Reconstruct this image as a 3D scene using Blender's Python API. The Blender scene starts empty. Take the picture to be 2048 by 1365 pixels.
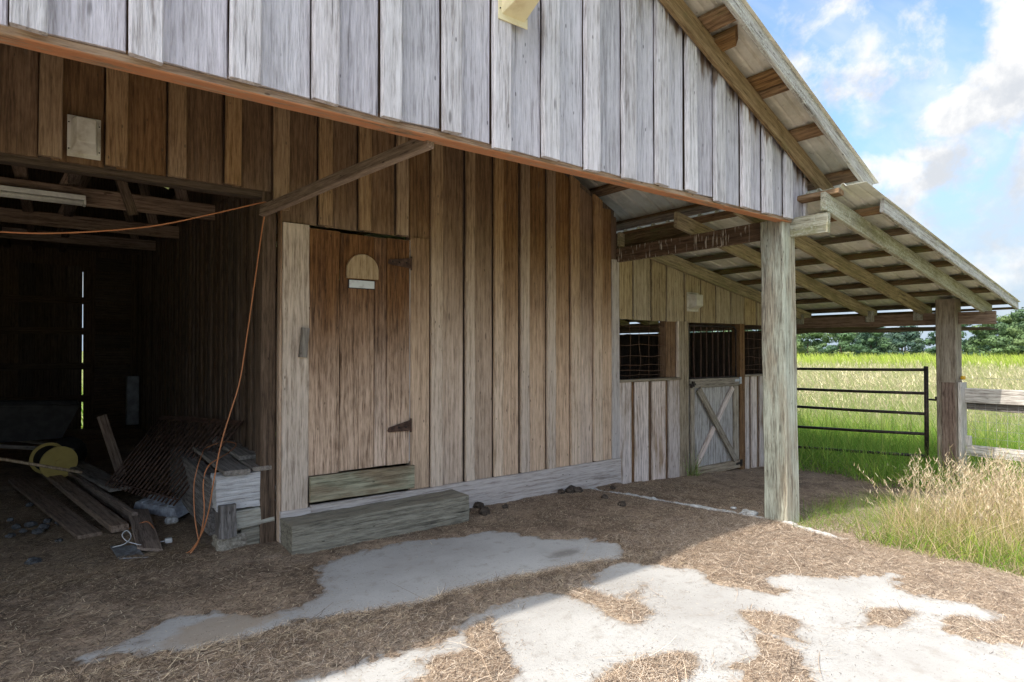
import bpy, bmesh, math, random
import numpy as np
from mathutils import Vector, Matrix, noise

random.seed(11)
rng = np.random.default_rng(11)
scene = bpy.context.scene
C = scene.collection
R = math.radians

# ------------------------------------------------------------------ camera
# world frame: the door wall stands on Y=0, X runs right along it, Z=0 is the slab top
cam_d = bpy.data.cameras.new('camera')
cam_d.sensor_width = 36.0
cam_d.lens = 21.533
cam_d.clip_start = 0.05
cam_d.clip_end = 3000
cam = bpy.data.objects.new('camera', cam_d)
C.objects.link(cam)
cam.location = (-4.77, -4.50, 1.40)
fwd = Vector((0.60173, 0.79870, math.tan(R(0.8185))))
cam.rotation_euler = fwd.to_track_quat('-Z', 'Y').to_euler()
scene.camera = cam

# ------------------------------------------------------------------ light
SUN = Vector((-0.95, -0.082, 1.0)).normalized()          # towards the sun
sun_d = bpy.data.lights.new('sun', 'SUN')
sun_d.energy = 2.0
sun_d.angle = R(0.55)
sun_d.color = (1.0, 0.94, 0.85)
sun = bpy.data.objects.new('sun', sun_d)
C.objects.link(sun)
sun.location = (-20, -6, 25)
sun.rotation_euler = SUN.to_track_quat('Z', 'Y').to_euler()

world = bpy.data.worlds.new('World')
scene.world = world
world.use_nodes = True
wt = world.node_tree
wt.nodes.clear()


class NG:
    """tiny node-graph helper"""
    def __init__(self, tree):
        self.t = tree

    def n(self, typ, **kw):
        nd = self.t.nodes.new(typ)
        for k, v in kw.items():
            setattr(nd, k, v)
        return nd

    def put(self, sock, v):
        if isinstance(v, bpy.types.NodeSocket):
            self.t.links.new(v, sock)
        elif v is not None:
            if isinstance(v, (tuple, list)) and len(v) == 3 and sock.type == 'RGBA':
                v = (*v, 1.0)
            sock.default_value = v

    def math(self, op, a, b=None, c=None, clamp=False):
        nd = self.n('ShaderNodeMath', operation=op, use_clamp=clamp)
        self.put(nd.inputs[0], a)
        if b is not None:
            self.put(nd.inputs[1], b)
        if c is not None:
            self.put(nd.inputs[2], c)
        return nd.outputs[0]

    def vmath(self, op, a, b=None, s=None):
        nd = self.n('ShaderNodeVectorMath', operation=op)
        self.put(nd.inputs[0], a)
        if b is not None:
            self.put(nd.inputs[1], b)
        if s is not None:
            self.put(nd.inputs[3], s)
        return nd.outputs['Value'] if op in ('LENGTH', 'DOT_PRODUCT', 'DISTANCE') else nd.outputs[0]

    def noise(self, vec, scale=1.0, detail=3.0, rough=0.55, dist=0.0):
        nd = self.n('ShaderNodeTexNoise')
        self.put(nd.inputs['Vector'], vec)
        nd.inputs['Scale'].default_value = scale
        nd.inputs['Detail'].default_value = detail
        nd.inputs['Roughness'].default_value = rough
        nd.inputs['Distortion'].default_value = dist
        return nd.outputs['Fac']

    def mix(self, f, a, b, mode='MIX'):
        nd = self.n('ShaderNodeMix', data_type='RGBA', blend_type=mode)
        self.put(nd.inputs[0], f)
        self.put(nd.inputs[6], a)
        self.put(nd.inputs[7], b)
        return nd.outputs[2]

    def smooth(self, v, lo, hi):
        nd = self.n('ShaderNodeMapRange', interpolation_type='SMOOTHSTEP')
        self.put(nd.inputs[0], v)
        nd.inputs[1].default_value = lo
        nd.inputs[2].default_value = hi
        return nd.outputs[0]

    def ramp(self, f, stops):
        nd = self.n('ShaderNodeValToRGB')
        self.put(nd.inputs[0], f)
        el = nd.color_ramp.elements
        while len(el) < len(stops):
            el.new(0.5)
        for e, (p, c) in zip(el, stops):
            e.position = p
            e.color = (*c, 1.0)
        return nd.outputs[0]

    def sep(self, v):
        nd = self.n('ShaderNodeSeparateXYZ')
        self.put(nd.inputs[0], v)
        return nd.outputs

    def comb(self, x, y, z):
        nd = self.n('ShaderNodeCombineXYZ')
        for i, v in enumerate((x, y, z)):
            self.put(nd.inputs[i], v)
        return nd.outputs[0]


g = NG(wt)
sky = g.n('ShaderNodeTexSky', sky_type='NISHITA', sun_disc=False)
sky.sun_elevation = math.asin(SUN.z)
sky.sun_rotation = math.atan2(SUN.x, SUN.y)
sky.altitude = 0
sky.air_density = 1.0
sky.dust_density = 5.0
sky.ozone_density = 1.5
wtc = g.n('ShaderNodeTexCoord')
wdir = g.vmath('NORMALIZE', wtc.outputs['Generated'])
wx, wy, wz = g.sep(wdir)
zz = g.math('ADD', g.math('MAXIMUM', wz, 0.0), 0.16)
plane = g.comb(g.math('DIVIDE', wx, zz), g.math('DIVIDE', wy, zz), 0.0)
wisp = g.noise(g.vmath('MULTIPLY', plane, (0.55, 1.15, 1)), 1.0, 6, 0.6, 0.5)
wisp = g.smooth(wisp, 0.42, 0.70)
puff_n = g.noise(wdir, 7.0, 6, 0.60, 0.15)
puff_c = g.noise(wdir, 3.1, 2, 0.5, 0.0)
puff = g.math('ADD', g.math('MULTIPLY', puff_n, 0.55), g.math('MULTIPLY', puff_c, 0.75))
generic = g.smooth(puff, 0.66, 0.80)
blobs = None
for (cx_, cy_, cz_, rx, rz, k) in [
        (1.255, 0.292, 0.515, 0.05, 0.11, 1.0), (1.215, 0.325, 0.395, 0.095, 0.045, 1.0), (1.26, 0.295, 0.44, 0.07, 0.055, 1.0),
        (1.115, 0.405, 0.29, 0.11, 0.040, .9), (1.145, 0.38, 0.315, 0.07, 0.030, .9), (1.07, 0.43, 0.24, 0.07, 0.03, .7),
        (0.99, 0.50, 0.50, 0.20, 0.12, .40), (1.06, 0.45, 0.44, 0.17, 0.08, .42), (1.09, 0.42, 0.20, 0.16, 0.05, .45), (1.25, 0.29, 0.23, 0.15, 0.035, .45)]:
    c = Vector((cx_, cy_, cz_)).normalized()
    right = Vector((c.y, -c.x, 0)).normalized()
    up = right.cross(c)
    dv = g.vmath('SUBTRACT', wdir, tuple(c))
    du = g.math('DIVIDE', g.vmath('DOT_PRODUCT', dv, tuple(right)), rx)
    dw = g.math('DIVIDE', g.vmath('DOT_PRODUCT', dv, tuple(up)), rz)
    d2 = g.math('SQRT', g.math('ADD', g.math('MULTIPLY', du, du), g.math('MULTIPLY', dw, dw)))
    b = g.math('SUBTRACT', 1.35, d2)
    b = g.math('MULTIPLY', b, k)
    b = g.math('SUBTRACT', b, g.math('GREATER_THAN', g.vmath('LENGTH', dv), 0.8))
    blobs = b if blobs is None else g.math('MAXIMUM', blobs, b)
shape = g.math('ADD', blobs, g.math('MULTIPLY', g.math('SUBTRACT', g.noise(wdir, 13.0, 6, 0.62, 0.2), 0.5), 2.4))
cum = g.smooth(shape, 0.20, 0.95)
cloud = g.math('MAXIMUM', g.math('MULTIPLY', wisp, 0.72), g.math('MAXIMUM', cum, generic))
cloud = g.math('MULTIPLY', cloud, g.smooth(wz, -0.01, 0.10))
shade = g.noise(g.vmath('ADD', wdir, (0.02, 0.0, 0.035)), 11.0, 6, 0.6, 0.1)
ccol = g.mix(g.smooth(shade, 0.42, 0.66), (2.75, 2.73, 2.70), (1.85, 1.94, 2.08))
skycol = g.mix(1.0, sky.outputs[0], (0.73, 0.85, 0.94), 'MULTIPLY')
skycol = g.mix(g.math('MULTIPLY', g.smooth(wz, 0.34, 0.02), 0.9), skycol, (1.55, 1.92, 2.30))
lum = g.n('ShaderNodeRGBToBW')
g.put(lum.inputs[0], skycol)
wcol = g.mix(cloud, skycol, g.mix(g.smooth(lum.outputs[0], 3.0, 5.0), ccol, skycol))
bg = g.n('ShaderNodeBackground')
g.put(bg.inputs[0], wcol)
bg.inputs[1].default_value = 0.15
g.t.links.new(bg.outputs[0], g.n('ShaderNodeOutputWorld').inputs[0])

scene.view_settings.view_transform = 'Standard'
scene.view_settings.look = 'None'
scene.view_settings.gamma = 1.0
scene.view_settings.exposure = 1.43
scene.cycles.max_bounces = 6
scene.cycles.diffuse_bounces = 5
scene.cycles.adaptive_threshold = 0.02
scene.cycles.denoising_prefilter = 'NONE'
scene.cycles.sample_clamp_indirect = 6.0
scene.cycles.use_denoising = True

# ------------------------------------------------------------------ materials
MATS = {}


def new_mat(name):
    m = bpy.data.materials.new(name)
    m.use_nodes = True
    m.node_tree.nodes.clear()
    gg = NG(m.node_tree)
    out = gg.n('ShaderNodeOutputMaterial')
    bs = gg.n('ShaderNodeBsdfPrincipled')
    gg.t.links.new(bs.outputs[0], out.inputs[0])
    bs.inputs['Roughness'].default_value = 0.85
    bs.inputs['Specular IOR Level'].default_value = 0.25
    MATS[name] = m
    return m, gg, bs


def bump(gg, bs, h, strength=0.5, dist=0.003):
    b = gg.n('ShaderNodeBump')
    b.inputs['Strength'].default_value = strength
    b.inputs['Distance'].default_value = dist
    gg.put(b.inputs['Height'], h)
    gg.t.links.new(b.outputs[0], bs.inputs['Normal'])


def wood(name, light, mid, dark, grey=None, gz=None, gobj=0.0, topstain=None, topl=0.3, moss=None, mossamt=0.0,
         var=0.35, drip=None, under=None, crack=0.6, rough=0.88, bumpd=0.004, lichen=None, spread=0.17, streaks=0.45):
    """sawn wood; grain follows each piece's own length (local Z); grey = weathered tone taking over below/above a height"""
    m, gg, bs = new_mat(name)
    tc = gg.n('ShaderNodeTexCoord')
    oi = gg.n('ShaderNodeObjectInfo')
    rnd = oi.outputs['Random']
    off = gg.comb(gg.math('MULTIPLY', rnd, 37.0), gg.math('MULTIPLY', rnd, 11.3), gg.math('MULTIPLY', rnd, 91.0))
    P = gg.vmath('ADD', tc.outputs['Object'], off)
    fine = gg.noise(gg.vmath('MULTIPLY', P, (110, 110, 8.0)), 1, 3, 0.65)
    broad = gg.noise(gg.vmath('MULTIPLY', P, (11, 11, 0.9)), 1, 5, 0.65, 0.6)
    med = gg.noise(gg.vmath('MULTIPLY', P, (46, 46, 2.6)), 1, 4, 0.65, 0.5)
    wv = gg.n('ShaderNodeTexWave', wave_type='BANDS', bands_direction='X', wave_profile='SIN')
    gg.put(wv.inputs['Vector'], gg.vmath('MULTIPLY', P, (1, 1, 0.075)))
    wv.inputs['Scale'].default_value = 7
    wv.inputs['Distortion'].default_value = 9
    wv.inputs['Detail'].default_value = 3
    wv.inputs['Detail Scale'].default_value = 1.1
    wv.inputs['Detail Roughness'].default_value = 0.55
    fine = gg.smooth(fine, 0.30, 0.70)
    f = gg.math('ADD', gg.math('ADD', gg.math('MULTIPLY', fine, 0.22), gg.math('MULTIPLY', med, 0.36)), gg.math('MULTIPLY', broad, 0.32))
    f = gg.math('ADD', f, gg.math('MULTIPLY', wv.outputs['Fac'], 0.10))
    mot = gg.noise(gg.vmath('MULTIPLY', P, (11, 11, 5)), 1, 5, 0.7, 0.3)
    f = gg.math('ADD', f, gg.math('MULTIPLY', gg.math('SUBTRACT', mot, 0.5), 0.32))
    col = gg.ramp(f, [(0.48 - spread, dark), (0.48, mid), (0.48 + spread, light)])
    blot = gg.noise(gg.vmath('MULTIPLY', P, (5, 5, 1.1)), 1, 5, 0.6, 0.3)
    if grey is not None:
        gl, gm, gd = grey
        gcol = gg.ramp(f, [(0.48 - spread, gd), (0.48, gm), (0.48 + spread, gl)])
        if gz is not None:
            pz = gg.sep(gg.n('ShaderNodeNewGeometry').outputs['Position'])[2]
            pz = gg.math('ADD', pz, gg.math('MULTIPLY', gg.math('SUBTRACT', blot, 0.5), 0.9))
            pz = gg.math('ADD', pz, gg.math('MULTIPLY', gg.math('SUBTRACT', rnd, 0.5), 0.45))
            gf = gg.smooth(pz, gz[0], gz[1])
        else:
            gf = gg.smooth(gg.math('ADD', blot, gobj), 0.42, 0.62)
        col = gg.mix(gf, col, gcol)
    uv = gg.n('ShaderNodeUVMap', uv_map='ends')
    ux, uy, _ = gg.sep(uv.outputs[0])
    if topstain is not None:
        d = gg.math('ADD', uy, gg.math('MULTIPLY', gg.math('SUBTRACT', gg.noise(gg.vmath('MULTIPLY', P, (14, 14, 2.2)), 1, 4), 0.55), 0.8))
        col = gg.mix(gg.smooth(d, topl, -0.04), col, topstain, 'MIX')
    # dark water streaks and checks along the grain
    streak = gg.smooth(gg.noise(gg.vmath('MULTIPLY', P, (30, 30, 1.1)), 1, 4, 0.6, 0.4), 0.58, 0.74)
    col = gg.mix(gg.math('MULTIPLY', streak, streaks), col, tuple(c * 0.55 for c in dark))
    ck = gg.smooth(gg.noise(gg.vmath('MULTIPLY', P, (75, 75, 1.7)), 1, 3, 0.55, 0.4), 0.66, 0.73)
    col = gg.mix(gg.math('MULTIPLY', ck, crack), col, tuple(c * 0.25 for c in dark))
    # knots
    vo = gg.n('ShaderNodeTexVoronoi', feature='F1')
    gg.put(vo.inputs['Vector'], gg.vmath('MULTIPLY', P, (6.5, 6.5, 1.7)))
    vo.inputs['Scale'].default_value = 1
    kn = gg.smooth(vo.outputs['Distance'], 0.085, 0.03)
    col = gg.mix(gg.math('MULTIPLY', kn, 0.75), col, tuple(c * 0.5 for c in dark))
    nail = gg.n('ShaderNodeTexVoronoi', feature='F1')
    gg.put(nail.inputs['Vector'], gg.vmath('MULTIPLY', P, (15, 15, 5.5)))
    nail.inputs['Scale'].default_value = 1
    col = gg.mix(gg.math('MULTIPLY', gg.smooth(nail.outputs['Distance'], 0.085, 0.05), 0.7), col, tuple(c * 0.25 for c in dark))
    if moss is not None:
        mf = gg.smooth(gg.math('ADD', gg.noise(gg.vmath('MULTIPLY', P, (7, 7, 3)), 1, 6, 0.7), mossamt), 0.45, 0.65)
        col = gg.mix(gg.math('MULTIPLY', mf, 0.8), col, moss)
    if lichen is not None:
        lf = gg.smooth(gg.noise(P, 55, 6, 0.75), 0.50, 0.58)
        lf = gg.math('MULTIPLY', lf, gg.smooth(gg.noise(P, 5, 3, 0.6), 0.35, 0.6))
        col = gg.mix(gg.math('MULTIPLY', lf, 0.8), col, lichen)
    if drip is not None:
        df = gg.smooth(gg.noise(gg.vmath('MULTIPLY', P, (7, 60, 60)), 1, 3, 0.5), 0.56, 0.64)
        df = gg.math('MULTIPLY', df, gg.smooth(gg.noise(gg.vmath('MULTIPLY', P, (3, 9, 9)), 1, 2), 0.35, 0.55))
        col = gg.mix(gg.math('MULTIPLY', df, 0.85), col, drip)
    if under is not None:
        nz = gg.sep(gg.n('ShaderNodeNewGeometry').outputs['Normal'])[2]
        uf = gg.math('MULTIPLY', gg.math('LESS_THAN', nz, -0.6), gg.smooth(gg.noise(gg.vmath('MULTIPLY', P, (30, 30, 5)), 1, 5, 0.7), 0.36, 0.50))
        col = gg.mix(uf, col, under)
    val = gg.math('ADD', 1 - var / 2, gg.math('MULTIPLY', rnd, var))
    hs = gg.n('ShaderNodeHueSaturation')
    gg.put(hs.inputs['Value'], val)
    gg.put(hs.inputs['Saturation'], gg.math('ADD', 0.85, gg.math('MULTIPLY', gg.math('FRACT', gg.math('MULTIPLY', rnd, 7.3)), 0.3)))
    gg.put(hs.inputs['Color'], col)
    gg.put(bs.inputs['Base Color'], hs.outputs[0])
    bs.inputs['Roughness'].default_value = rough
    h = gg.math('SUBTRACT', fine, gg.math('MULTIPLY', ck, 0.5))
    bump(gg, bs, h, 0.7, bumpd)
    return m


GREYW = ((.56, .535, .53), (.40, .375, .37), (.20, .175, .165))
wood('wood_gable', (.62, .585, .62), (.49, .462, .49), (.255, .23, .24), topstain=(.15, .10, .068), topl=0.13, var=0.22, crack=.6, spread=.22, streaks=.25)
wood('wood_gable_batten', (.66, .625, .64), (.53, .495, .505), (.26, .23, .225), topstain=(.17, .115, .078), topl=0.07, var=0.22, crack=.7, spread=.19, streaks=.3)
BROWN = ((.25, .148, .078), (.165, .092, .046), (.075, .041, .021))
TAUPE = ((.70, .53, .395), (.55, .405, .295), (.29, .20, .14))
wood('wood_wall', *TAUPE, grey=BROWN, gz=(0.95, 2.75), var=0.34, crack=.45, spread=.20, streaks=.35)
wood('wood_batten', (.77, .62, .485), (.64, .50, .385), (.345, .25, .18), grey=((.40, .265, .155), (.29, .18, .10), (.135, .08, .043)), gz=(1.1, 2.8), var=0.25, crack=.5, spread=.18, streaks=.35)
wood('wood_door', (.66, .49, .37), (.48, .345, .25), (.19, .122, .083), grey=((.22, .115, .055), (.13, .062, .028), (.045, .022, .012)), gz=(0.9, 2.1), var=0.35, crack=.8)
wood('wood_jamb', (.72, .57, .44), (.58, .45, .335), (.32, .23, .165), var=0.15, crack=.35)
wood('wood_skirt', (.62, .56, .52), (.52, .46, .42), (.30, .25, .22), var=0.15, crack=.4)
wood('wood_green', (.42, .395, .29), (.30, .285, .205), (.14, .135, .092), grey=((.33, .27, .19), (.24, .19, .13), (.12, .09, .06)), var=0.2, crack=.7)
wood('wood_step', (.34, .305, .225), (.245, .218, .16), (.11, .096, .07), var=0.2, crack=.9, bumpd=.007)
wood('wood_post', (.60, .61, .50), (.46, .46, .37), (.20, .185, .14), grey=((.50, .45, .34), (.36, .31, .23), (.15, .12, .09)), var=0.2, crack=.95, bumpd=.008)
wood('wood_rafter', (.44, .36, .225), (.31, .245, .145), (.135, .10, .058), moss=(.20, .175, .085), mossamt=0.0, var=0.25, crack=.4)
wood('wood_rafter_grey', (.44, .42, .34), (.31, .29, .22), (.15, .135, .10), moss=(.19, .18, .09), mossamt=-0.02, var=0.2, crack=.6, lichen=(.5, .52, .45))
wood('wood_trim', (.36, .255, .145), (.255, .172, .088), (.12, .075, .036), moss=(.20, .17, .08), mossamt=-0.06, var=0.1, crack=.3)
wood('wood_purlin', (.30, .185, .095), (.20, .115, .053), (.085, .046, .021), moss=(.13, .12, .04), mossamt=-.1, var=0.35, crack=.6)
wood('wood_purlin_dark', (.17, .115, .06), (.10, .066, .033), (.045, .029, .015), moss=(.10, .10, .04), mossamt=-.02, var=0.3, crack=.4)
wood('wood_barge', (.60, .575, .53), (.43, .40, .36), (.19, .165, .14), lichen=(.62, .63, .56), moss=(.22, .21, .13), mossamt=-.10, var=0.12, crack=.95, bumpd=.006)
wood('wood_beam_dropping', (.17, .10, .058), (.105, .06, .034), (.045, .025, .015), drip=(.62, .57, .48), var=0.1, crack=.4)
wood('wood_orange', (.42, .285, .175), (.32, .20, .115), (.16, .092, .05), under=(.47, .17, .05), var=0.05, crack=.4)
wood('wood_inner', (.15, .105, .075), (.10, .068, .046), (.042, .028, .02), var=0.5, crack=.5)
wood('wood_plank', (.36, .265, .20), (.25, .178, .13), (.12, .08, .058), var=0.4, crack=.5)
wood('wood_plank_grey', (.34, .30, .26), (.24, .208, .175), (.12, .098, .08), var=0.25, crack=.7)
wood('wood_rotten', (.66, .645, .63), (.54, .52, .505), (.20, .18, .165), var=0.08, crack=1.0, bumpd=.006, spread=.24)
wood('wood_timber_dark', (.27, .245, .225), (.165, .148, .134), (.065, .056, .05), var=0.2, crack=.9, bumpd=.008)
wood('wood_timber_pale', (.50, .475, .40), (.37, .345, .285), (.19, .17, .135), var=0.2, crack=.8)
wood('wood_stall', (.76, .65, .585), (.60, .495, .43), (.30, .225, .18), grey=((.46, .335, .235), (.33, .225, .145), (.16, .10, .06)), gobj=-.06, var=0.4, crack=.6)
wood('wood_stall_upper', (.48, .385, .255), (.36, .275, .17), (.18, .13, .075), moss=(.30, .25, .16), mossamt=-.10, var=0.25, crack=.45)
wood('wood_stall_frame', (.41, .345, .265), (.29, .235, .17), (.135, .10, .07), var=0.25, crack=.6)
wood('wood_stall_brown', (.27, .165, .095), (.175, .10, .053), (.08, .043, .022), var=0.2, crack=.6)
wood('wood_panel', (.58, .545, .50), (.44, .405, .37), (.17, .145, .125), var=0.1, crack=1.0)
wood('wood_fence', (.55, .51, .46), (.40, .365, .325), (.19, .165, .14), var=0.2, crack=.8)
wood('wood_scab', (.25, .185, .145), (.155, .105, .08), (.07, .045, .034), var=0.1, crack=.6)
wood('wood_plaque', (.52, .39, .25), (.40, .285, .168), (.22, .145, .08), var=0.05, crack=.25)
wood('wood_broken', (.20, .16, .095), (.12, .095, .055), (.05, .04, .024), moss=(.12, .12, .05), mossamt=.0, var=0.1)


def plain(name, col, rough=0.7, metal=0.0, var=0.25, scale=18.0, dark=None, bumpd=0.0, dens=0.5):
    m, gg, bs = new_mat(name)
    tc = gg.n('ShaderNodeTexCoord')
    nn = gg.noise(tc.outputs['Object'], scale, 6, 0.65)
    d = dark if dark else tuple(c * (1 - var * 1.6) for c in col)
    c = gg.mix(gg.smooth(nn, dens - .14, dens + .16), d, col)
    gg.put(bs.inputs['Base Color'], c)
    bs.inputs['Roughness'].default_value = rough
    bs.inputs['Metallic'].default_value = metal
    if bumpd:
        bump(gg, bs, gg.noise(tc.outputs['Object'], scale * 2.5, 6, 0.7), 0.7, bumpd)
    return m


plain('metal_gate', (.075, .052, .042), .55, .3, dark=(.028, .022, .02), scale=30)
plain('metal_rust', (.115, .066, .047), .75, .2, dark=(.05, .028, .02), scale=22, bumpd=.001)
plain('metal_dark', (.06, .045, .038), .6, .4, dark=(.02, .016, .014), scale=40)
plain('wire', (.22, .12, .075), .7, .3, dark=(.09, .05, .03), scale=60)
plain('wire_galv', (.42, .43, .42), .5, .5, scale=60)
plain('vent_white', (.60, .57, .51), .5, var=.1, dark=(.40, .35, .28), scale=9, dens=.42)
plain('vent_yellow', (.74, .65, .42), .45, var=.1, dark=(.62, .51, .30), scale=9, dens=.4)
plain('plate_white', (.66, .68, .68), .4, var=.08, dark=(.45, .46, .46), scale=25, dens=.36)
plain('plate_border', (.04, .04, .045), .5)
plain('cord_orange', (.52, .21, .09), .5, var=.1)
plain('string_white', (.68, .66, .62), .6, var=.1)
plain('plastic_yellow', (.55, .42, .13), .45, var=.15, dark=(.48, .36, .11), scale=7)
plain('rubber_dark', (.03, .028, .026), .8, scale=20)
plain('metal_pale', (.50, .52, .56), .45, .2, dark=(.26, .26, .28), scale=16)
plain('tube_white', (.85, .83, .75), .4, var=.1)
plain('box_grey', (.40, .42, .45), .6, scale=8)
plain('block_concrete', (.40, .36, .29), .95, dark=(.22, .185, .14), scale=60, bumpd=.006)
plain('concrete_pale', (.58, .57, .55), .95, dark=(.36, .34, .31), scale=40, bumpd=.006)
plain('stone_grey', (.13, .13, .13), .9, dark=(.05, .048, .046), scale=25, bumpd=.004)
plain('manure', (.10, .075, .056), .95, dark=(.045, .033, .025), scale=40, bumpd=.008)
plain('wheelbarrow_tray', (.05, .047, .045), .6, scale=10)
plain('steel_plate', (.26, .27, .28), .5, .3, dark=(.13, .125, .12), scale=22)
plain('insulator_yellow', (.80, .46, .03), .4)
plain('bark', (.09, .07, .05), .95, dark=(.04, .03, .022), scale=4)


def tin(name, col, dark, mossy=0.0):
    m, gg, bs = new_mat(name)
    P = gg.n('ShaderNodeNewGeometry').outputs['Position']
    n1 = gg.noise(P, 2.2, 6, 0.7)
    n2 = gg.noise(gg.vmath('MULTIPLY', P, (0.6, 14, 14)), 1, 4, 0.6)
    c = gg.mix(gg.smooth(n1, .40, .62), col, dark)
    c = gg.mix(gg.math('MULTIPLY', gg.smooth(n2, .52, .72), .5), c, tuple(d * .8 for d in dark))
    spots = gg.smooth(gg.noise(P, 26, 5, .7), .63, .70)
    c = gg.mix(gg.math('MULTIPLY', spots, .5), c, (.15, .12, .085))
    if mossy:
        c = gg.mix(gg.math('MULTIPLY', gg.smooth(gg.noise(P, 3.7, 6, .7), .42, .66), mossy), c, (.15, .16, .07))
    gg.put(bs.inputs['Base Color'], c)
    bs.inputs['Roughness'].default_value = .55
    bs.inputs['Metallic'].default_value = .15
    return m


tin('tin_main', (.76, .72, .63), (.60, .56, .46), .2)
tin('tin_lean', (.82, .82, .77), (.66, .66, .58), .2)

# concrete slab
m, gg, bs = new_mat('concrete')
P = gg.n('ShaderNodeNewGeometry').outputs['Position']
n1 = gg.noise(P, 1.3, 6, .6)
n2 = gg.noise(P, 70, 5, .7)
n3 = gg.noise(P, 9, 6, .65)
c = gg.mix(gg.smooth(n1, .35, .7), (.465, .447, .42), (.37, .35, .325))
c = gg.mix(gg.math('MULTIPLY', gg.smooth(n3, .50, .72), .6), c, (.30, .27, .235))
c = gg.mix(gg.math('MULTIPLY', gg.smooth(n2, .57, .68), .42), c, (.20, .175, .15))
vo = gg.n('ShaderNodeTexVoronoi', feature='F1')
gg.put(vo.inputs['Vector'], P)
vo.inputs['Scale'].default_value = 26
spk = gg.math('MULTIPLY', gg.smooth(vo.outputs['Distance'], .10, .06), gg.smooth(gg.noise(P, 3.0, 3, .6), .45, .6))
c = gg.mix(gg.math('MULTIPLY', spk, .8), c, (.10, .08, .06))
dus = gg.n('ShaderNodeAttribute', attribute_name='dust').outputs['Fac']
dn = gg.noise(P, 34, 5, .7)
dm = gg.smooth(gg.math('ADD', gg.math('MULTIPLY', dus, .9), gg.math('MULTIPLY', gg.math('SUBTRACT', dn, .5), 1.1)), .18, .75)
c = gg.mix(gg.math('MULTIPLY', dm, .7), c, (.235, .18, .13))
# sandy stain on the slab left of the bare strip
dst = gg.vmath('LENGTH', gg.vmath('MULTIPLY', gg.vmath('SUBTRACT', P, (-4.08, -1.14, 0)), (3.4, 6.0, 1)))
dst = gg.math('ADD', dst, gg.math('MULTIPLY', gg.math('SUBTRACT', gg.noise(P, 7, 5, .6), .5), 1.4))
c = gg.mix(gg.math('MULTIPLY', gg.smooth(dst, 1.1, .6), .75), c, (.34, .265, .19))
dst2 = gg.vmath('LENGTH', gg.vmath('MULTIPLY', gg.vmath('SUBTRACT', P, (-1.93, -1.33, 0)), (5.0, 10.0, 1)))
dst2 = gg.math('ADD', dst2, gg.math('MULTIPLY', gg.math('SUBTRACT', gg.noise(P, 9, 5, .6), .5), 1.6))
c = gg.mix(gg.math('MULTIPLY', gg.smooth(dst2, .9, .3), .6), c, (.14, .12, .10))
gg.put(bs.inputs['Base Color'], c)
bs.inputs['Roughness'].default_value = .95
bump(gg, bs, gg.math('ADD', n2, gg.math('MULTIPLY', n3, .6)), .45, .004)

# dirt and trodden litter
m, gg, bs = new_mat('dirt')
P = gg.n('ShaderNodeNewGeometry').outputs['Position']
at = gg.n('ShaderNodeAttribute', attribute_name='straw')
st = at.outputs['Fac']
# chopped straw fibres in three directions
fib = None
for a, s in ((0.25, 1.0), (1.25, 1.15), (2.3, .9)):
    rot = gg.n('ShaderNodeVectorRotate', rotation_type='Z_AXIS')
    gg.put(rot.inputs['Vector'], P)
    rot.inputs['Angle'].default_value = a
    f1 = gg.smooth(gg.noise(gg.vmath('MULTIPLY', rot.outputs[0], (13 * s, 170 * s, 20)), 1, 3, .6, .4), .56, .66)
    fib = f1 if fib is None else gg.math('MAXIMUM', fib, f1)
n1 = gg.noise(P, 3.0, 6, .65)
n2 = gg.noise(P, 55, 5, .7)
dk = gg.mix(gg.smooth(gg.math('ADD', gg.math('MULTIPLY', n1, .6), gg.math('MULTIPLY', gg.noise(P, 17, 4, .7), .4)), .38, .62), (.17, .116, .080), (.42, .30, .205))
dk = gg.mix(gg.math('MULTIPLY', gg.smooth(n2, .5, .68), .75), dk, (.060, .041, .029))
dry = gg.mix(gg.smooth(n2, .38, .66), (.46, .36, .27), (.26, .195, .14))
base = gg.mix(st, dk, dry)
fc = gg.mix(gg.math('ADD', gg.math('MULTIPLY', st, .7), gg.math('MULTIPLY', gg.noise(P, 19, 2), .3)), (.46, .34, .215), (.64, .51, .38))
amt = gg.math('ADD', .55, gg.math('MULTIPLY', st, .25))
c = gg.mix(gg.math('MULTIPLY', fib, amt), base, fc)
gg.put(bs.inputs['Base Color'], c)
bs.inputs['Roughness'].default_value = 1.0
bump(gg, bs, gg.math('ADD', n2, gg.math('MULTIPLY', fib, .5)), .8, .012)

# field soil under the grass
m, gg, bs = new_mat('field_soil')
P = gg.n('ShaderNodeNewGeometry').outputs['Position']
n1 = gg.noise(P, .35, 5, .6)
n2 = gg.noise(P, 6, 5, .7)
c = gg.mix(gg.smooth(n1, .35, .65), (.16, .21, .045), (.25, .25, .085))
c = gg.mix(gg.math('MULTIPLY', gg.smooth(n2, .5, .7), .5), c, (.08, .10, .03))
gg.put(bs.inputs['Base Color'], c)
bs.inputs['Roughness'].default_value = 1.0


def tinted(name, rough=.8, trans=0.0):
    """plant stuff: colour kept per blade"""
    m, gg, bs = new_mat(name)
    at = gg.n('ShaderNodeAttribute', attribute_name='tint')
    gg.put(bs.inputs['Base Color'], at.outputs['Color'])
    bs.inputs['Roughness'].default_value = rough
    if trans:
        tr = gg.n('ShaderNodeBsdfTranslucent')
        gg.put(tr.inputs[0], at.outputs['Color'])
        mx = gg.n('ShaderNodeMixShader')
        mx.inputs[0].default_value = trans
        gg.t.links.new(bs.outputs[0], mx.inputs[1])
        gg.t.links.new(tr.outputs[0], mx.inputs[2])
        out = [n_ for n_ in gg.t.nodes if n_.type == 'OUTPUT_MATERIAL'][0]
        gg.t.links.new(mx.outputs[0], out.inputs[0])
    return m


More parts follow.
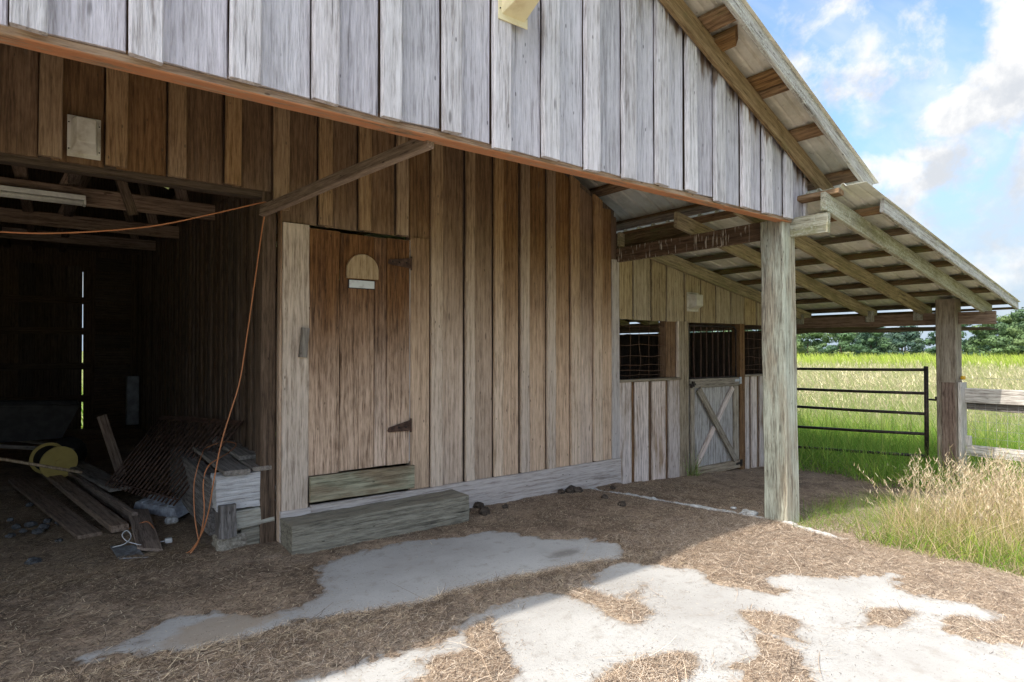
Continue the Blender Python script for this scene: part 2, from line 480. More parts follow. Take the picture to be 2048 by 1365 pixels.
tinted('straw_fibre', .8)
tinted('grass_blade', .6, .45)
tinted('leaf', .6, .3)


# ------------------------------------------------------------------ builders
def wmat(o):
    m_ = o.matrix_basis.copy()
    while o.parent:
        o = o.parent
        m_ = o.matrix_basis @ m_
    return m_


def link(name, me, mat, parent=None, mw=None):
    o = bpy.data.objects.new(name, me)
    C.objects.link(o)
    if mat is not None and len(me.materials) == 0:
        me.materials.append(MATS[mat])
    if parent is not None:
        o.parent = parent
        pm = wmat(parent)
        o.matrix_basis = pm.inverted() @ (mw if mw is not None else Matrix.Identity(4))
    elif mw is not None:
        o.matrix_basis = mw
    return o


def thing(name, label, cat, loc=(0, 0, 0), group=None):
    o = bpy.data.objects.new(name, None)
    C.objects.link(o)
    o.empty_display_size = .1
    o.location = loc
    o.matrix_basis = Matrix.Translation(loc)
    return tag(o, label, cat, group)


def tag(o, label=None, cat=None, group=None, kind=None):
    for k, v in (('label', label), ('category', cat), ('group', group), ('kind', kind)):
        if v:
            o[k] = v
    return o


def board_mesh(L, w, t, seg=3, jit=.003, cham=None, skew=(0, 0), bow=0.0):
    """chamfered plank, length on local Z (0..L), width on X, thickness on Y; skew = extra length at +X side (bottom, top)"""
    c = cham if cham is not None else min(.005, t * .22, w * .22)
    sec = [(-w / 2 + c, -t / 2), (w / 2 - c, -t / 2), (w / 2, -t / 2 + c), (w / 2, t / 2 - c),
           (w / 2 - c, t / 2), (-w / 2 + c, t / 2), (-w / 2, t / 2 - c), (-w / 2, -t / 2 + c)]
    vs, fs = [], []
    ph = random.random() * 100
    for k in range(seg + 1):
        z = L * k / seg
        for (x, y) in sec:
            side = 1 if x > 0 else -1
            jx = noise.noise(Vector((ph + side * 9.1, z * 3.1, 0))) * jit * 2
            jy = noise.noise(Vector((ph + 31, z * 1.7, side * 2.0))) * jit * .9 + bow * math.sin(math.pi * k / seg)
            zz_ = z
            if k == 0:
                zz_ -= skew[0] * x / w
            if k == seg:
                zz_ += skew[1] * x / w
            vs.append((x + jx, y + jy, zz_))
    for k in range(seg):
        for i in range(8):
            j = (i + 1) % 8
            fs.append((k * 8 + i, k * 8 + j, k * 8 + 8 + j, k * 8 + 8 + i))
    fs.append(tuple(reversed(range(8))))
    fs.append(tuple(range(seg * 8, seg * 8 + 8)))
    me = bpy.data.meshes.new('plank')
    me.from_pydata(vs, [], fs)
    uv = me.uv_layers.new(name='ends')
    for lp in me.loops:
        z = me.vertices[lp.vertex_index].co.z
        uv.data[lp.index].uv = (z, L - z)
    return me


def frame_mat(a, b, face):
    a, b, f = Vector(a), Vector(b), Vector(face)
    z = (b - a).normalized()
    y = (-f - z * (-f).dot(z)).normalized()      # local -Y looks along face
    x = y.cross(z)
    M = Matrix((x, y, z)).transposed().to_4x4()
    M.translation = a
    return M


def board(name, parent, a, b, w, t, mat, face=(0, -1, 0), seg=3, jit=.003, **kw):
    L = (Vector(b) - Vector(a)).length
    return link(name, board_mesh(L, w, t, seg, jit, **kw), mat, parent, frame_mat(a, b, face))


def vboard(name, parent, x0, x1, z0, z1, yf, t, mat, seg=3, jit=.003, **kw):
    """upright board on a wall that faces -Y; yf = its front face"""
    x = (x0 + x1) / 2
    return board(name, parent, (x, yf + t / 2, z0), (x, yf + t / 2, z1), x1 - x0, t, mat, (0, -1, 0), seg, jit, **kw)


def mesh_obj(name, vs, fs, mat, parent=None, mw=None, smooth=False):
    me = bpy.data.meshes.new(name)
    me.from_pydata([tuple(v) for v in vs], [], fs)
    if smooth:
        for p in me.polygons:
            p.use_smooth = True
    return link(name, me, mat, parent, mw)


def boxes(name, lst, mat, parent=None, bev=0.0):
    bm = bmesh.new()
    for (x0, x1, y0, y1, z0, z1) in lst:
        mtx = Matrix.Translation(((x0 + x1) / 2, (y0 + y1) / 2, (z0 + z1) / 2)) @ Matrix.Diagonal((x1 - x0, y1 - y0, z1 - z0, 1))
        bmesh.ops.create_cube(bm, size=1, matrix=mtx)
    if bev:
        bmesh.ops.bevel(bm, geom=bm.edges[:], offset=bev, segments=2, affect='EDGES', profile=.5)
    me = bpy.data.meshes.new(name)
    bm.to_mesh(me)
    bm.free()
    return link(name, me, mat, parent)


def poly_sheet(name, xz, y0, y1, mat, parent):
    """closed prism from an XZ outline between y0 and y1"""
    n = len(xz)
    vs = [(x, y0, z) for x, z in xz] + [(x, y1, z) for x, z in xz]
    fs = [tuple(range(n)), tuple(range(2 * n - 1, n - 1, -1))]
    fs += [(i, n + i, n + (i + 1) % n, (i + 1) % n) for i in range(n)]
    o = mesh_obj(name, vs, fs, mat, parent)
    bm = bmesh.new()
    bm.from_mesh(o.data)
    bmesh.ops.recalc_face_normals(bm, faces=bm.faces)
    bm.to_mesh(o.data)
    bm.free()
    return o


def spline(pts, n=8):
    pts = [Vector(p) for p in pts]
    P_ = [pts[0]] + pts + [pts[-1]]
    out = []
    for i in range(1, len(P_) - 2):
        p0, p1, p2, p3 = P_[i - 1:i + 3]
        for k in range(n):
            t = k / n
            out.append(.5 * ((2 * p1) + (p2 - p0) * t + (2 * p0 - 5 * p1 + 4 * p2 - p3) * t * t + (3 * p1 - p0 - 3 * p2 + p3) * t ** 3))
    out.append(pts[-1])
    return out


def tube_geo(path, r, sides=7, vs=None, fs=None):
    vs = [] if vs is None else vs
    fs = [] if fs is None else fs
    o = len(vs)
    ref = Vector((0.13, 0.31, 0.94))
    for i, p in enumerate(path):
        p = Vector(p)
        d = (Vector(path[min(i + 1, len(path) - 1)]) - Vector(path[max(i - 1, 0)])).normalized()
        u = d.cross(ref)
        if u.length < .1:
            u = d.cross(Vector((1, 0, 0)))
        u.normalize()
        v = d.cross(u)
        for k in range(sides):
            a = 2 * math.pi * k / sides
            vs.append(p + (u * math.cos(a) + v * math.sin(a)) * r)
    for i in range(len(path) - 1):
        for k in range(sides):
            j = (k + 1) % sides
            fs.append((o + i * sides + k, o + i * sides + j, o + (i + 1) * sides + j, o + (i + 1) * sides + k))
    fs.append(tuple(o + k for k in reversed(range(sides))))
    e = o + (len(path) - 1) * sides
    fs.append(tuple(e + k for k in range(sides)))
    return vs, fs


def tube(name, path, r, mat, parent=None, sides=7):
    vs, fs = tube_geo(path, r, sides)
    return mesh_obj(name, vs, fs, mat, parent, None, True)


def fast_mesh(name, verts, faces, mat, tint=None, parent=None):
    """verts (N,3), faces (M,4) numpy; tint (N,3)"""
    me = bpy.data.meshes.new(name)
    nv, nf, k = len(verts), len(faces), faces.shape[1]
    me.vertices.add(nv)
    me.vertices.foreach_set('co', np.ascontiguousarray(verts, dtype=np.float32).ravel())
    me.loops.add(nf * k)
    me.loops.foreach_set('vertex_index', np.ascontiguousarray(faces, dtype=np.int32).ravel())
    me.polygons.add(nf)
    me.polygons.foreach_set('loop_start', np.arange(0, nf * k, k, dtype=np.int32))
    me.polygons.foreach_set('loop_total', np.full(nf, k, dtype=np.int32))
    me.update()
    me.validate()
    if tint is not None:
        at = me.attributes.new('tint', 'FLOAT_COLOR', 'POINT')
        at.data.foreach_set('color', np.concatenate([tint, np.ones((nv, 1))], 1).astype(np.float32).ravel())
    return link(name, me, mat, parent)


def vnoise(x, y, s, seed=0):
    """smooth value noise on numpy arrays"""
    x = x * s + seed * 17.3
    y = y * s - seed * 9.7
    xi, yi = np.floor(x).astype(np.int64), np.floor(y).astype(np.int64)
    fx, fy = x - xi, y - yi
    fx, fy = fx * fx * (3 - 2 * fx), fy * fy * (3 - 2 * fy)

    def h(a, b):
        n_ = (a * 374761393 + b * 668265263 + seed * 974711) & 0x7fffffff
        n_ = ((n_ ^ (n_ >> 13)) * 1274126177) & 0x7fffffff
        return ((n_ ^ (n_ >> 16)) & 0xffff) / 65535.0
    return (h(xi, yi) * (1 - fx) + h(xi + 1, yi) * fx) * (1 - fy) + (h(xi, yi + 1) * (1 - fx) + h(xi + 1, yi + 1) * fx) * fy


def fbm(x, y, s, oct=4, seed=0):
    v, a = 0, .5
    for k in range(oct):
        v = v + a * vnoise(x, y, s * 2 ** k, seed + k)
        a *= .5
    return v / (1 - .5 ** oct)


def sdist(x, y, poly):
    """signed distance to polygon, negative inside"""
    P_ = np.array(poly, float)
    d = np.full(x.shape, 1e9)
    ins = np.zeros(x.shape, bool)
    n = len(P_)
    for i in range(n):
        a, b = P_[i], P_[(i + 1) % n]
        e = b - a
        t = np.clip(((x - a[0]) * e[0] + (y - a[1]) * e[1]) / (e @ e + 1e-12), 0, 1)
        d = np.minimum(d, np.hypot(x - a[0] - t * e[0], y - a[1] - t * e[1]))
        c_ = (a[1] > y) != (b[1] > y)
        xx = (b[0] - a[0]) * (y - a[1]) / (b[1] - a[1] + 1e-12) + a[0]
        ins ^= c_ & (x < xx)
    return np.where(ins, -d, d)


# ------------------------------------------------------------------ ground
def ground_base(x, y):
    """height of the bare earth"""
    z = np.where(x > 0, -np.minimum(.05 * x, .16), 0.0)
    z = z - .12 * np.clip((x - 4.5) / 2.0, 0, 1)
    return z


A = [(-3.38, -0.53), (-3.1, -0.43), (-2.82, -0.47), (-2.55, -0.49), (-2.19, -0.55), (-1.92, -0.69), (-1.83, -1.01), (-1.54, -1.23), (-1.48, -1.42), (-1.54, -1.59), (-1.75, -1.68), (-1.98, -1.61), (-2.14, -1.57), (-2.38, -1.52), (-2.56, -1.5), (-2.83, -1.47), (-3.02, -1.45), (-3.17, -1.51), (-3.38, -1.44), (-3.6, -1.38), (-3.76, -1.32), (-3.93, -1.32), (-4.03, -1.33), (-4.17, -1.27), (-4.39, -1.25), (-4.6, -1.15), (-4.67, -1.08), (-4.5, -1.04), (-4.28, -0.86), (-4.08, -0.91), (-3.88, -1.11), (-3.69, -1.08), (-3.52, -0.99), (-3.47, -0.73)]
B = [(-1.73, -1.68), (-1.59, -1.88), (-1.5, -2.08), (-1.59, -2.25), (-1.51, -2.47), (-1.46, -2.6), (-1.31, -2.66), (-1.35, -2.5), (-1.28, -2.43), (-1.07, -2.47), (-0.85, -2.68), (-0.56, -2.87), (-0.76, -2.95), (-0.77, -3.08), (-0.73, -3.22), (-0.71, -3.35), (-0.77, -3.45), (-0.9, -3.45), (-1.05, -3.32), (-1.2, -3.34), (-1.23, -3.5), (-1.08, -3.65), (-0.9, -4.6), (-3.3, -4.9), (-3.9, -3.2), (-3.47, -2.47), (-3.21, -2.42), (-3.1, -2.27), (-3.02, -2.09), (-2.94, -1.88), (-3.12, -1.92), (-3.19, -1.84), (-2.96, -1.75), (-2.84, -1.76), (-2.48, -1.73), (-2.3, -1.79), (-2.11, -1.81), (-2.06, -1.72)]
CC = [(-3.55, -1.87), (-3.38, -1.89), (-3.13, -1.94), (-3.12, -2.08), (-3.26, -2.09), (-3.43, -2.08), (-3.53, -2.18), (-3.67, -2.32), (-4.11, -1.99), (-3.99, -1.86), (-3.83, -1.88), (-3.7, -1.88)]
BARE = [A, B, CC]
EDGE = [(-0.42, -0.03), (-0.30, -0.45), (-0.16, -1.05), (-0.03, -1.64), (-0.075, -1.66), (-0.20, -1.08), (-0.33, -0.46), (-0.45, -0.03)]
EDGE2 = [(-0.09, -2.04), (-0.03, -2.05), (-0.05, -2.36), (-0.11, -2.34)]
S1 = [(-2.3, -1.79), (-2.23, -1.97), (-2.2, -2.1), (-1.93, -2.05), (-2.02, -2.11), (-2.14, -2.13), (-1.99, -2.18), (-2.16, -2.18), (-2.19, -2.31), (-2.28, -2.33), (-2.33, -2.38), (-2.4, -2.34), (-2.42, -2.25), (-2.4, -2.13), (-2.4, -2.03), (-2.42, -1.86), (-2.45, -1.79)]
S2 = [(-1.8, -2.61), (-1.7, -2.68), (-1.67, -2.83), (-1.71, -2.89), (-1.81, -2.92), (-1.87, -3.02), (-1.92, -2.98), (-1.9, -2.87), (-1.93, -2.79), (-1.88, -2.67)]
S3 = [(-1.98, -2.79), (-1.95, -2.9), (-2.0, -3.03), (-2.1, -3.13), (-2.23, -3.23), (-2.37, -3.34), (-2.65, -3.13), (-2.46, -2.99), (-2.31, -2.97), (-2.4, -2.88), (-2.22, -2.94), (-2.08, -2.86)]
S4 = [(-2.91, -2.65), (-2.78, -2.61), (-2.61, -2.63), (-2.45, -2.67), (-2.38, -2.76), (-2.45, -2.8), (-2.58, -2.83), (-2.72, -2.86), (-2.95, -2.95), (-3.13, -2.81)]
S5 = [(-1.66, -3.0), (-1.51, -3.03), (-1.37, -3.02), (-1.33, -2.95), (-1.16, -2.97), (-1.1, -3.06), (-1.04, -3.2), (-1.2, -3.19), (-1.38, -3.21), (-1.41, -3.15), (-1.53, -3.13), (-1.55, -3.08)]
S6 = [(-1.1, -3.33), (-0.79, -3.56), (-1.07, -3.62), (-1.15, -3.55), (-1.14, -3.47)]
STRAWS = [S1, S2, S3, S4, S5, S6]


def cover(x, y):
    """> 0 where litter covers the slab (metres inside its edge)"""
    wob = (fbm(x, y, 6, 4, 3) - .5) * .17 + (fbm(x, y, 26, 3, 8) - .5) * .12
    bare = np.full(x.shape, 1e9)
    for p in BARE:
        bare = np.minimum(bare, sdist(x, y, p))
    d = bare + wob
    for k, p in enumerate(STRAWS):
        s = -(sdist(x, y, p)) - .012 + wob * .45
        if k == 4:
            s -= .03
        d = np.maximum(d, s)
    for p in (EDGE, EDGE2):
        d = np.minimum(d, sdist(x, y, p) + (fbm(x, y, 9, 3, 21) - .45) * .06)
    return d


def litter_height(x, y):
    d = cover(x, y)
    on_slab = x < -.04
    h = np.clip(d / .05, -1, 1) * .012 + np.clip(d / .4, 0, 1) * .02
    h = h + (fbm(x, y, 3, 3, 5) - .5) * .03 * np.clip(d / .2, 0, 1) + (fbm(x, y, 22, 3, 6) - .5) * .016 * np.clip(d / .06, 0, 1)
    # banked litter along the bare strip's lower edge
    bank = np.exp(-((y + 1.72 + .10 * (x + 2.0)) / .10) ** 2) * np.clip((-2.0 - x) / .3, 0, 1)
    h = h + bank * .035 * np.clip(d / .08, 0, 1)
    off = ground_base(x, y) + (fbm(x, y, 1.6, 3, 9) - .5) * .07 + (fbm(x, y, 14, 3, 4) - .5) * .02 - .005
    t = np.clip((x + .10) / .12, 0, 1)
    return np.where(d < 0, h, h * (1 - t) + off * t), d


def straw_amount(x, y):
    s = np.clip((-1.62 - y) / .35, 0, 1)
    s = s * np.clip(.55 + fbm(x, y, 2.0, 3, 31) * .8, 0, 1)
    return np.clip(s + .35 * np.clip((fbm(x, y, 2.6, 3, 40) - .55) * 4, 0, 1), 0, 1)


def grid_obj(name, x0, x1, y0, y1, step, hfun, mat):
    nx, ny = int((x1 - x0) / step) + 1, int((y1 - y0) / step) + 1
    X, Y = np.meshgrid(np.linspace(x0, x1, nx), np.linspace(y0, y1, ny))
    Z = hfun(X, Y)
    V = np.stack([X.ravel(), Y.ravel(), Z.ravel()], 1)
    i = (np.arange(ny - 1)[:, None] * nx + np.arange(nx - 1)[None]).ravel()
    F = np.stack([i, i + 1, i + 1 + nx, i + nx], 1)
    o = fast_mesh(name, V, F, mat)
    for p in ('straw',):
        at_ = o.data.attributes.new(p, 'FLOAT', 'POINT')
        at_.data.foreach_set('value', straw_amount(X, Y).ravel().astype(np.float32))
    o.data.polygons.foreach_set('use_smooth', np.ones(len(F), bool))
    return tag(o, kind='structure')


grid_obj('dirt_ground', -8.0, 8.0, -5.2, .30, .022, lambda x, y: litter_height(x, y)[0], 'dirt')
grid_obj('barn_floor', -11.2, -3.40, .30, 8.6, .05, lambda x, y: litter_height(x, np.full(x.shape, .3))[0] * .5 + (fbm(x, y, 1.5, 4, 55) - .4) * .07 + .0, 'dirt')
grid_obj('stall_floor', -3.40, 8.0, .30, 5.0, .08, lambda x, y: ground_base(x, y) + (fbm(x, y, 1.6, 3, 9) - .5) * .07 - .02, 'dirt')
slab = boxes('concrete_slab', [(-17.0, -.05, -20.0, -.045, -.40, -.006)], 'concrete')  # unseen apron behind the camera is added to bounce sunlight onto the barn
tag(slab, kind='structure')


def slab_surface():
    x0, x1, y0, y1, step = -17.0, -.05, -20.0, -.045, .03  # reaches over the added, unseen bounce apron as well
    xs_ = np.concatenate([np.array([x0, -12, -9]), np.arange(-6.4, x1, step), [x1]])
    ys_ = np.concatenate([np.array([y0, -12, -8]), np.arange(-5.2, y1, step), [y1]])
    X, Y = np.meshgrid(xs_, ys_)
    V = np.stack([X.ravel(), Y.ravel(), (fbm(X, Y, 1.1, 3, 12).ravel() - .5) * .004], 1)
    nx, ny = len(xs_), len(ys_)
    i = (np.arange(ny - 1)[:, None] * nx + np.arange(nx - 1)[None]).ravel()
    o = fast_mesh('slab_surface', V, np.stack([i, i + 1, i + 1 + nx, i + nx], 1), 'concrete')
    d = np.maximum(-cover(X, Y), 0)
    dust = np.exp(-d / .06) * .6 + np.exp(-d / .015) * .4
    dust = dust * np.clip(.35 + fbm(X, Y, 4, 4, 70) * 1.1, 0, 1)
    at_ = o.data.attributes.new('dust', 'FLOAT', 'POINT')
    at_.data.foreach_set('value', dust.ravel().astype(np.float32))
    o.data.polygons.foreach_set('use_smooth', np.ones(len(i), bool))
    tag(o, kind='structure')


slab_surface()


def slab_edge():
    path = spline([(-.44, -.03, 0), (-.31, -.46, 0), (-.18, -1.06, 0), (-.05, -1.66, 0), (-.075, -2.05, 0), (-.085, -2.38, 0)], 26)
    vs, fs = [], []
    prof = [(-.045, -.03), (-.03, .010), (-.008, .020), (.015, .018), (.032, .004), (.045, -.04)]
    for i, p in enumerate(path):
        lp = float(litter_height(np.array([p.x]), np.array([p.y]))[0][0])
        k_ = noise.noise(Vector((i * .13, 3.3, 0))) * .022 + noise.noise(Vector((i * .5, 1.1, 0))) * .010 + .004
        for j, (dx, dz) in enumerate(prof):
            nz = noise.noise(Vector((i * .9, j * 2.1, 7)))
            vs.append((p.x + dx * (.75 + .5 * noise.noise(Vector((i * .21, 9, j)))) + nz * .004, p.y, max(lp, -.004) + dz * .8 + k_ + nz * .004 - .004))
    n_ = len(prof)
    for i in range(len(path) - 1):
        for j in range(n_ - 1):
            fs.append((i * n_ + j, i * n_ + j + 1, (i + 1) * n_ + j + 1, (i + 1) * n_ + j))
    tag(mesh_obj('slab_edge', vs, fs, 'concrete_pale'), kind='structure')


slab_edge()
fv = []
rings = [0, 8, 14, 25, 45, 80, 140, 250, 450, 900]
nr = 72
for r in rings:
    for k in range(nr):
        a = 2 * math.pi * k / nr
        fv.append((r * math.cos(a), r * math.sin(a), -.36 + (.0 if r < 20 else .12)))
ff = []
for i in range(len(rings) - 1):
    for k in range(nr):
        j = (k + 1) % nr
        ff.append((i * nr + k, (i + 1) * nr + k, (i + 1) * nr + j, i * nr + j))
fld = mesh_obj('field_ground', fv, ff, 'field_soil')
tag(fld, kind='structure')

# ------------------------------------------------------------------ barn
barn = thing('barn', 'weathered grey board-and-batten barn with open bay, plank door and tin lean-to on its right', 'barn', (0, 0, 0))
RS = .445                     # main roof slope
RIDGE = -5.5


def roof_z(x, c=3.04):
    return c - RS * x if x > RIDGE else c - RS * RIDGE - RS * (RIDGE - x)


GY = -1.90                    # gable plane
# --- gable wall
xs = [-11.3, RIDGE, .16]
gw = poly_sheet('gable_wall', [(-11.25, 2.49), (.16, 2.49), (.16, roof_z(.16, 2.95)), (RIDGE, roof_z(RIDGE, 2.95)), (-11.16, roof_z(-11.16, 2.95))], GY + .002, GY + .012, 'wood_inner', barn)
pos = [-4.835, -4.503, -4.163, -3.84, -3.533, -3.21, -2.91, -2.575, -2.257, -1.942, -1.63, -1.328, -1.007, -.685, -.392, -.092]
p_ = pos[0]
left = []
while p_ > -11.2:
    p_ -= .325
    left.append(p_)
pos = sorted(left) + pos
for i, x in enumerate(pos):
    x2 = pos[i + 1] if i + 1 < len(pos) else .20
    a, b = x + .004, x2 - .054 - random.uniform(.001, .010)
    if i + 1 == len(pos):
        b = .20
    zb = 2.466 + random.uniform(-.012, .008)
    zc = roof_z((a + b) / 2, 2.98)
    vboard('board', gw, a, b, zb, zc, GY - .022, .022, 'wood_gable', 5, .002, skew=(random.uniform(-.01, .01), (roof_z(b, 0) - roof_z(a, 0))))
    w = random.uniform(.098, .122)
    vboard('batten', gw, x - w / 2, x + w / 2, zb - random.uniform(.0, .022), roof_z(x, 2.96), GY - .056, .033, 'wood_gable_batten', 6, .004,
           skew=(random.uniform(-.012, .012), -RS * w if x > RIDGE else RS * w))
vboard('board', gw, .165, .21, 2.45, roof_z(.19, 2.9), GY - .046, .023, 'wood_gable_batten', 4, .003)
# orange-bottomed girt under the gable boards
board('girt', barn, (-11.2, GY + .030, 2.450), (.02, GY + .030, 2.450), .082, .036, 'wood_orange', (0, 0, -1), 10, .004)
board('girt', barn, (-11.2, GY + .030, 2.60), (.05, GY + .030, 2.60), .14, .040, 'wood_inner', (0, -1, 0), 3)
# rake trim on the gable
board('rake_trim', barn, (.50, GY - .080, roof_z(.50, 2.955)), (RIDGE, GY - .080, roof_z(RIDGE, 2.955)), .14, .038, 'wood_trim', (0, -1, 0), 10, .002, skew=(.05, 0))
board('rake_trim', barn, (RIDGE, GY - .080, roof_z(RIDGE, 2.955)), (-11.5, GY - .080, roof_z(-11.5, 2.955)), .14, .038, 'wood_trim', (0, -1, 0), 8, .002)
# barge boards
board('barge_board', barn, (.66, -2.245, roof_z(.66, 3.06)), (RIDGE, -2.245, roof_z(RIDGE, 3.06)), .145, .034, 'wood_barge', (0, -1, 0), 14, .004, skew=(.03, 0))
board('barge_board', barn, (RIDGE, -2.245, roof_z(RIDGE, 3.06)), (-11.7, -2.245, roof_z(-11.7, 3.06)), .145, .034, 'wood_barge', (0, -1, 0), 8, .004)
# purlins
px_ = .52
k = 0
while px_ > RIDGE + .1:
    z = roof_z(px_, 3.075)
    sl = Vector((RS, 0, 1)).normalized()
    board('purlin', barn, (px_, -2.225, z), (px_, 9.0, z), .135 if k != 1 else .125, .04, 'wood_purlin', -sl, 5, .003)
    if k == 2:
        board('purlin', barn, (px_ + .10, -2.222, roof_z(px_ + .10, 3.07)), (px_ + .10, .3, roof_z(px_ + .10, 3.07)), .07, .045, 'wood_purlin', -sl, 3, .003)
    if k == 3:
        board('purlin', barn, (px_ + .14, -2.13, roof_z(px_ + .14, 3.045)), (px_ + .14, .3, roof_z(px_ + .14, 3.045)), .12, .07, 'wood_purlin', -sl, 4, .006, skew=(.06, 0))
    zl = roof_z(2 * RIDGE - px_, 3.075)
    board('purlin', barn, (2 * RIDGE - px_, -2.225, zl), (2 * RIDGE - px_, 9.0, zl), .135, .04, 'wood_purlin', (RS, 0, -1), 2, .003)
    px_ -= .58
    k += 1


def tin_sheet(name, xa, za, xb, zb, y0, y1, mat, parent, pitch=.19, rib=.022):
    """ribbed sheet; ribs run from (xa,za) down to (xb,zb)"""
    prof = []
    y = y0
    while y < y1 - 1e-6:
        for dy, h in ((0, 0), (.06, 0), (.075, .004), (.09, 0), (.15, 0), (.162, rib), (.180, rib), (.19, 0)):
            if not prof or y + dy > prof[-1][0] + 1e-6:
                prof.append((y + dy, h))
        y += pitch
    vs, fs = [], []
    nseg = 5
    for k_ in range(nseg + 1):
        t = k_ / nseg
        for (yy, h) in prof:
            vs.append((xa + (xb - xa) * t, yy, za + (zb - za) * t + h + noise.noise(Vector((t * 4 + xa, yy * 1.3, 2))) * .003))
    n_ = len(prof)
    for k_ in range(nseg):
        for i_ in range(n_ - 1):
            fs.append((k_ * n_ + i_, k_ * n_ + i_ + 1, (k_ + 1) * n_ + i_ + 1, (k_ + 1) * n_ + i_))
    o = mesh_obj(name, vs, fs, mat, parent)
    so = o.modifiers.new('thick', 'SOLIDIFY')
    so.thickness = .0015
    return o


y = -2.285
while y < 9.0:
    y2 = y + .19 * 5
    tin_sheet('roof_sheet', RIDGE, roof_z(RIDGE, 3.105), .72, roof_z(.72, 3.105), y, y2, 'tin_main', barn)
    tin_sheet('roof_sheet', RIDGE, roof_z(RIDGE, 3.106), -11.75, roof_z(-11.75, 3.106), y, y2, 'tin_main', barn)
    y = y2 - .002

# --- lean-to
LS = .18


def lean_z(x, c=2.63):
    return c - LS * x


for i, (yr, x0, mat) in enumerate(((-2.165, .02, 'wood_rafter_grey'), (-1.56, -.22, 'wood_rafter'), (-.93, -.20, 'wood_rafter'), (-.055, -.02, 'wood_rafter'))):
    up = Vector((LS, 0, 1)).normalized()
    xe = 3.93
    o = board('rafter', barn, (x0, yr, lean_z(x0, 2.56)), (xe, yr, lean_z(xe, 2.56)), .14, .042, mat, (0, -1, 0), 8, .003, skew=(-.02, 0))
for yr in (.6, 1.3, 2.0, 2.7, 3.4, 4.1, 4.8):
    board('rafter', barn, (.03, yr, lean_z(.03, 2.56)), (3.93, yr, lean_z(3.93, 2.56)), .14, .042, 'wood_rafter', (0, -1, 0), 3, .003)
for xp in (.13, .62, 1.18, 1.73, 2.25, 2.80, 3.35, 3.93):
    board('lean_purlin', barn, (xp, -2.36 if xp > .5 else -2.25, lean_z(xp, 2.652)), (xp, 5.0, lean_z(xp, 2.652)), .088, .040, 'wood_purlin_dark' if xp > .7 else 'wood_purlin', (LS, 0, 1), 8, .003)
y = -2.42
while y < 4.9:
    y2 = y + .19 * 5
    tin_sheet('lean_roof_sheet', .16, lean_z(.16, 2.675) + .03, 4.06, lean_z(4.06, 2.675), y, y2, 'tin_lean', barn)
    y = y2 - .002
board('lean_barge_board', barn, (.52, -2.385, lean_z(.52, 2.648)), (4.05, -2.385, lean_z(4.05, 2.648)), .115, .03, 'wood_barge', (0, -1, 0), 10, .004, skew=(0, .05))
# bearing beam that carries the rafters, wall to post and beyond
board('bearing_beam', barn, (0, -.02, 2.395), (0, -1.70, 2.395), .15, .045, 'wood_beam_dropping', (-1, 0, 0), 6, .003)
board('bearing_beam', barn, (.055, -1.68, 2.40), (.055, -2.19, 2.39), .155, .045, 'wood_rafter_grey', (-1, 0, 0), 4, .004)
board('bearing_beam', barn, (.07, -.9, 2.55), (.07, 5.0, 2.55), .13, .04, 'wood_purlin_dark', (-1, 0, 0), 4, .003)
# front post and eave post
board('front_post', barn, (.045, -1.80, -.25), (.015, -1.79, 2.455), .198, .198, 'wood_post', (0, -1, 0), 14, .005, cham=.010)
ep = board('eave_post', barn, (3.71, -1.83, -.5), (3.68, -1.83, 1.995), .20, .20, 'wood_stall_frame', (0, -1, 0), 8, .004, cham=.008)
board('scab_board', ep, (3.605, -1.855, -.3), (3.598, -1.855, 1.02), .135, .04, 'wood_scab', (-1, 0, 0), 5, .003)
board('scab_board', ep, (3.712, -1.952, -.3), (3.712, -1.952, 1.02), .19, .035, 'wood_fence', (0, -1, 0), 5, .003)
board('eave_beam', barn, (3.705, -2.28, 1.765), (3.705, .35, 1.775), .145, .042, 'wood_plank', (-1, 0, 0), 6, .003)
board('eave_beam', barn, (3.705, .35, 1.775), (3.705, 5.0, 1.775), .145, .042, 'wood_plank', (-1, 0, 0), 3, .003)
for yb in (-1.52, -.97, -.05):
    board('rafter_block', barn, (3.67, yb, 1.76), (3.67, yb, 1.90), .10, .03, 'wood_rafter_grey', (-1, 0, 0), 2, .003)
board('eave_strip', barn, (4.02, -2.38, lean_z(4.02, 2.60)), (4.02, 4.9, lean_z(4.02, 2.60)), .03, .03, 'wood_purlin_dark', (-1, 0, 0), 6, .003)
# knee brace from the header to the gable girt
board('knee_brace', barn, (-3.60, -.06, 2.365), (-3.275, -1.85, 2.437), .075, .042, 'wood_plank', (-1, 0, .1), 4, .003)

# --- door wall
WX0, WX1 = -3.46, .0
wall_top = lambda x: 2.86 - RS * x if x > RIDGE else 2.86 - RS * RIDGE - RS * (RIDGE - x)
dw = poly_sheet('door_wall', [(WX0 + .05, .02), (-3.25, .02), (-3.25, 2.32), (-2.45, 2.32), (-2.45, .02), (-.02, .02), (-.02, wall_top(-.02)), (RIDGE, wall_top(RIDGE)), (-11.1, wall_top(-11.1)), (-11.1, .02), (-7.6, .02), (-7.6, 2.54), (WX0 + .05, 2.54)], .012, .022, 'wood_inner', barn)
full = [(-2.246, -2.135), (-1.905, -1.812), (-1.603, -1.503), (-1.302, -1.201), (-.981, -.879), (-.677, -.562), (-.362, -.245)]
top = [(-3.517, -3.409), (-3.193, -3.09), (-2.88, -2.777), (-2.56, -2.462)]
hdr = [(-5.13, -5.02), (-4.836, -4.724), (-4.513, -4.399), (-4.177, -4.07), (-3.839, -3.734)]
q = hdr[0]
while q[0] > -11.0:
    q = (q[0] - .325, q[1] - .325)
    hdr.insert(0, q)
SK = .268
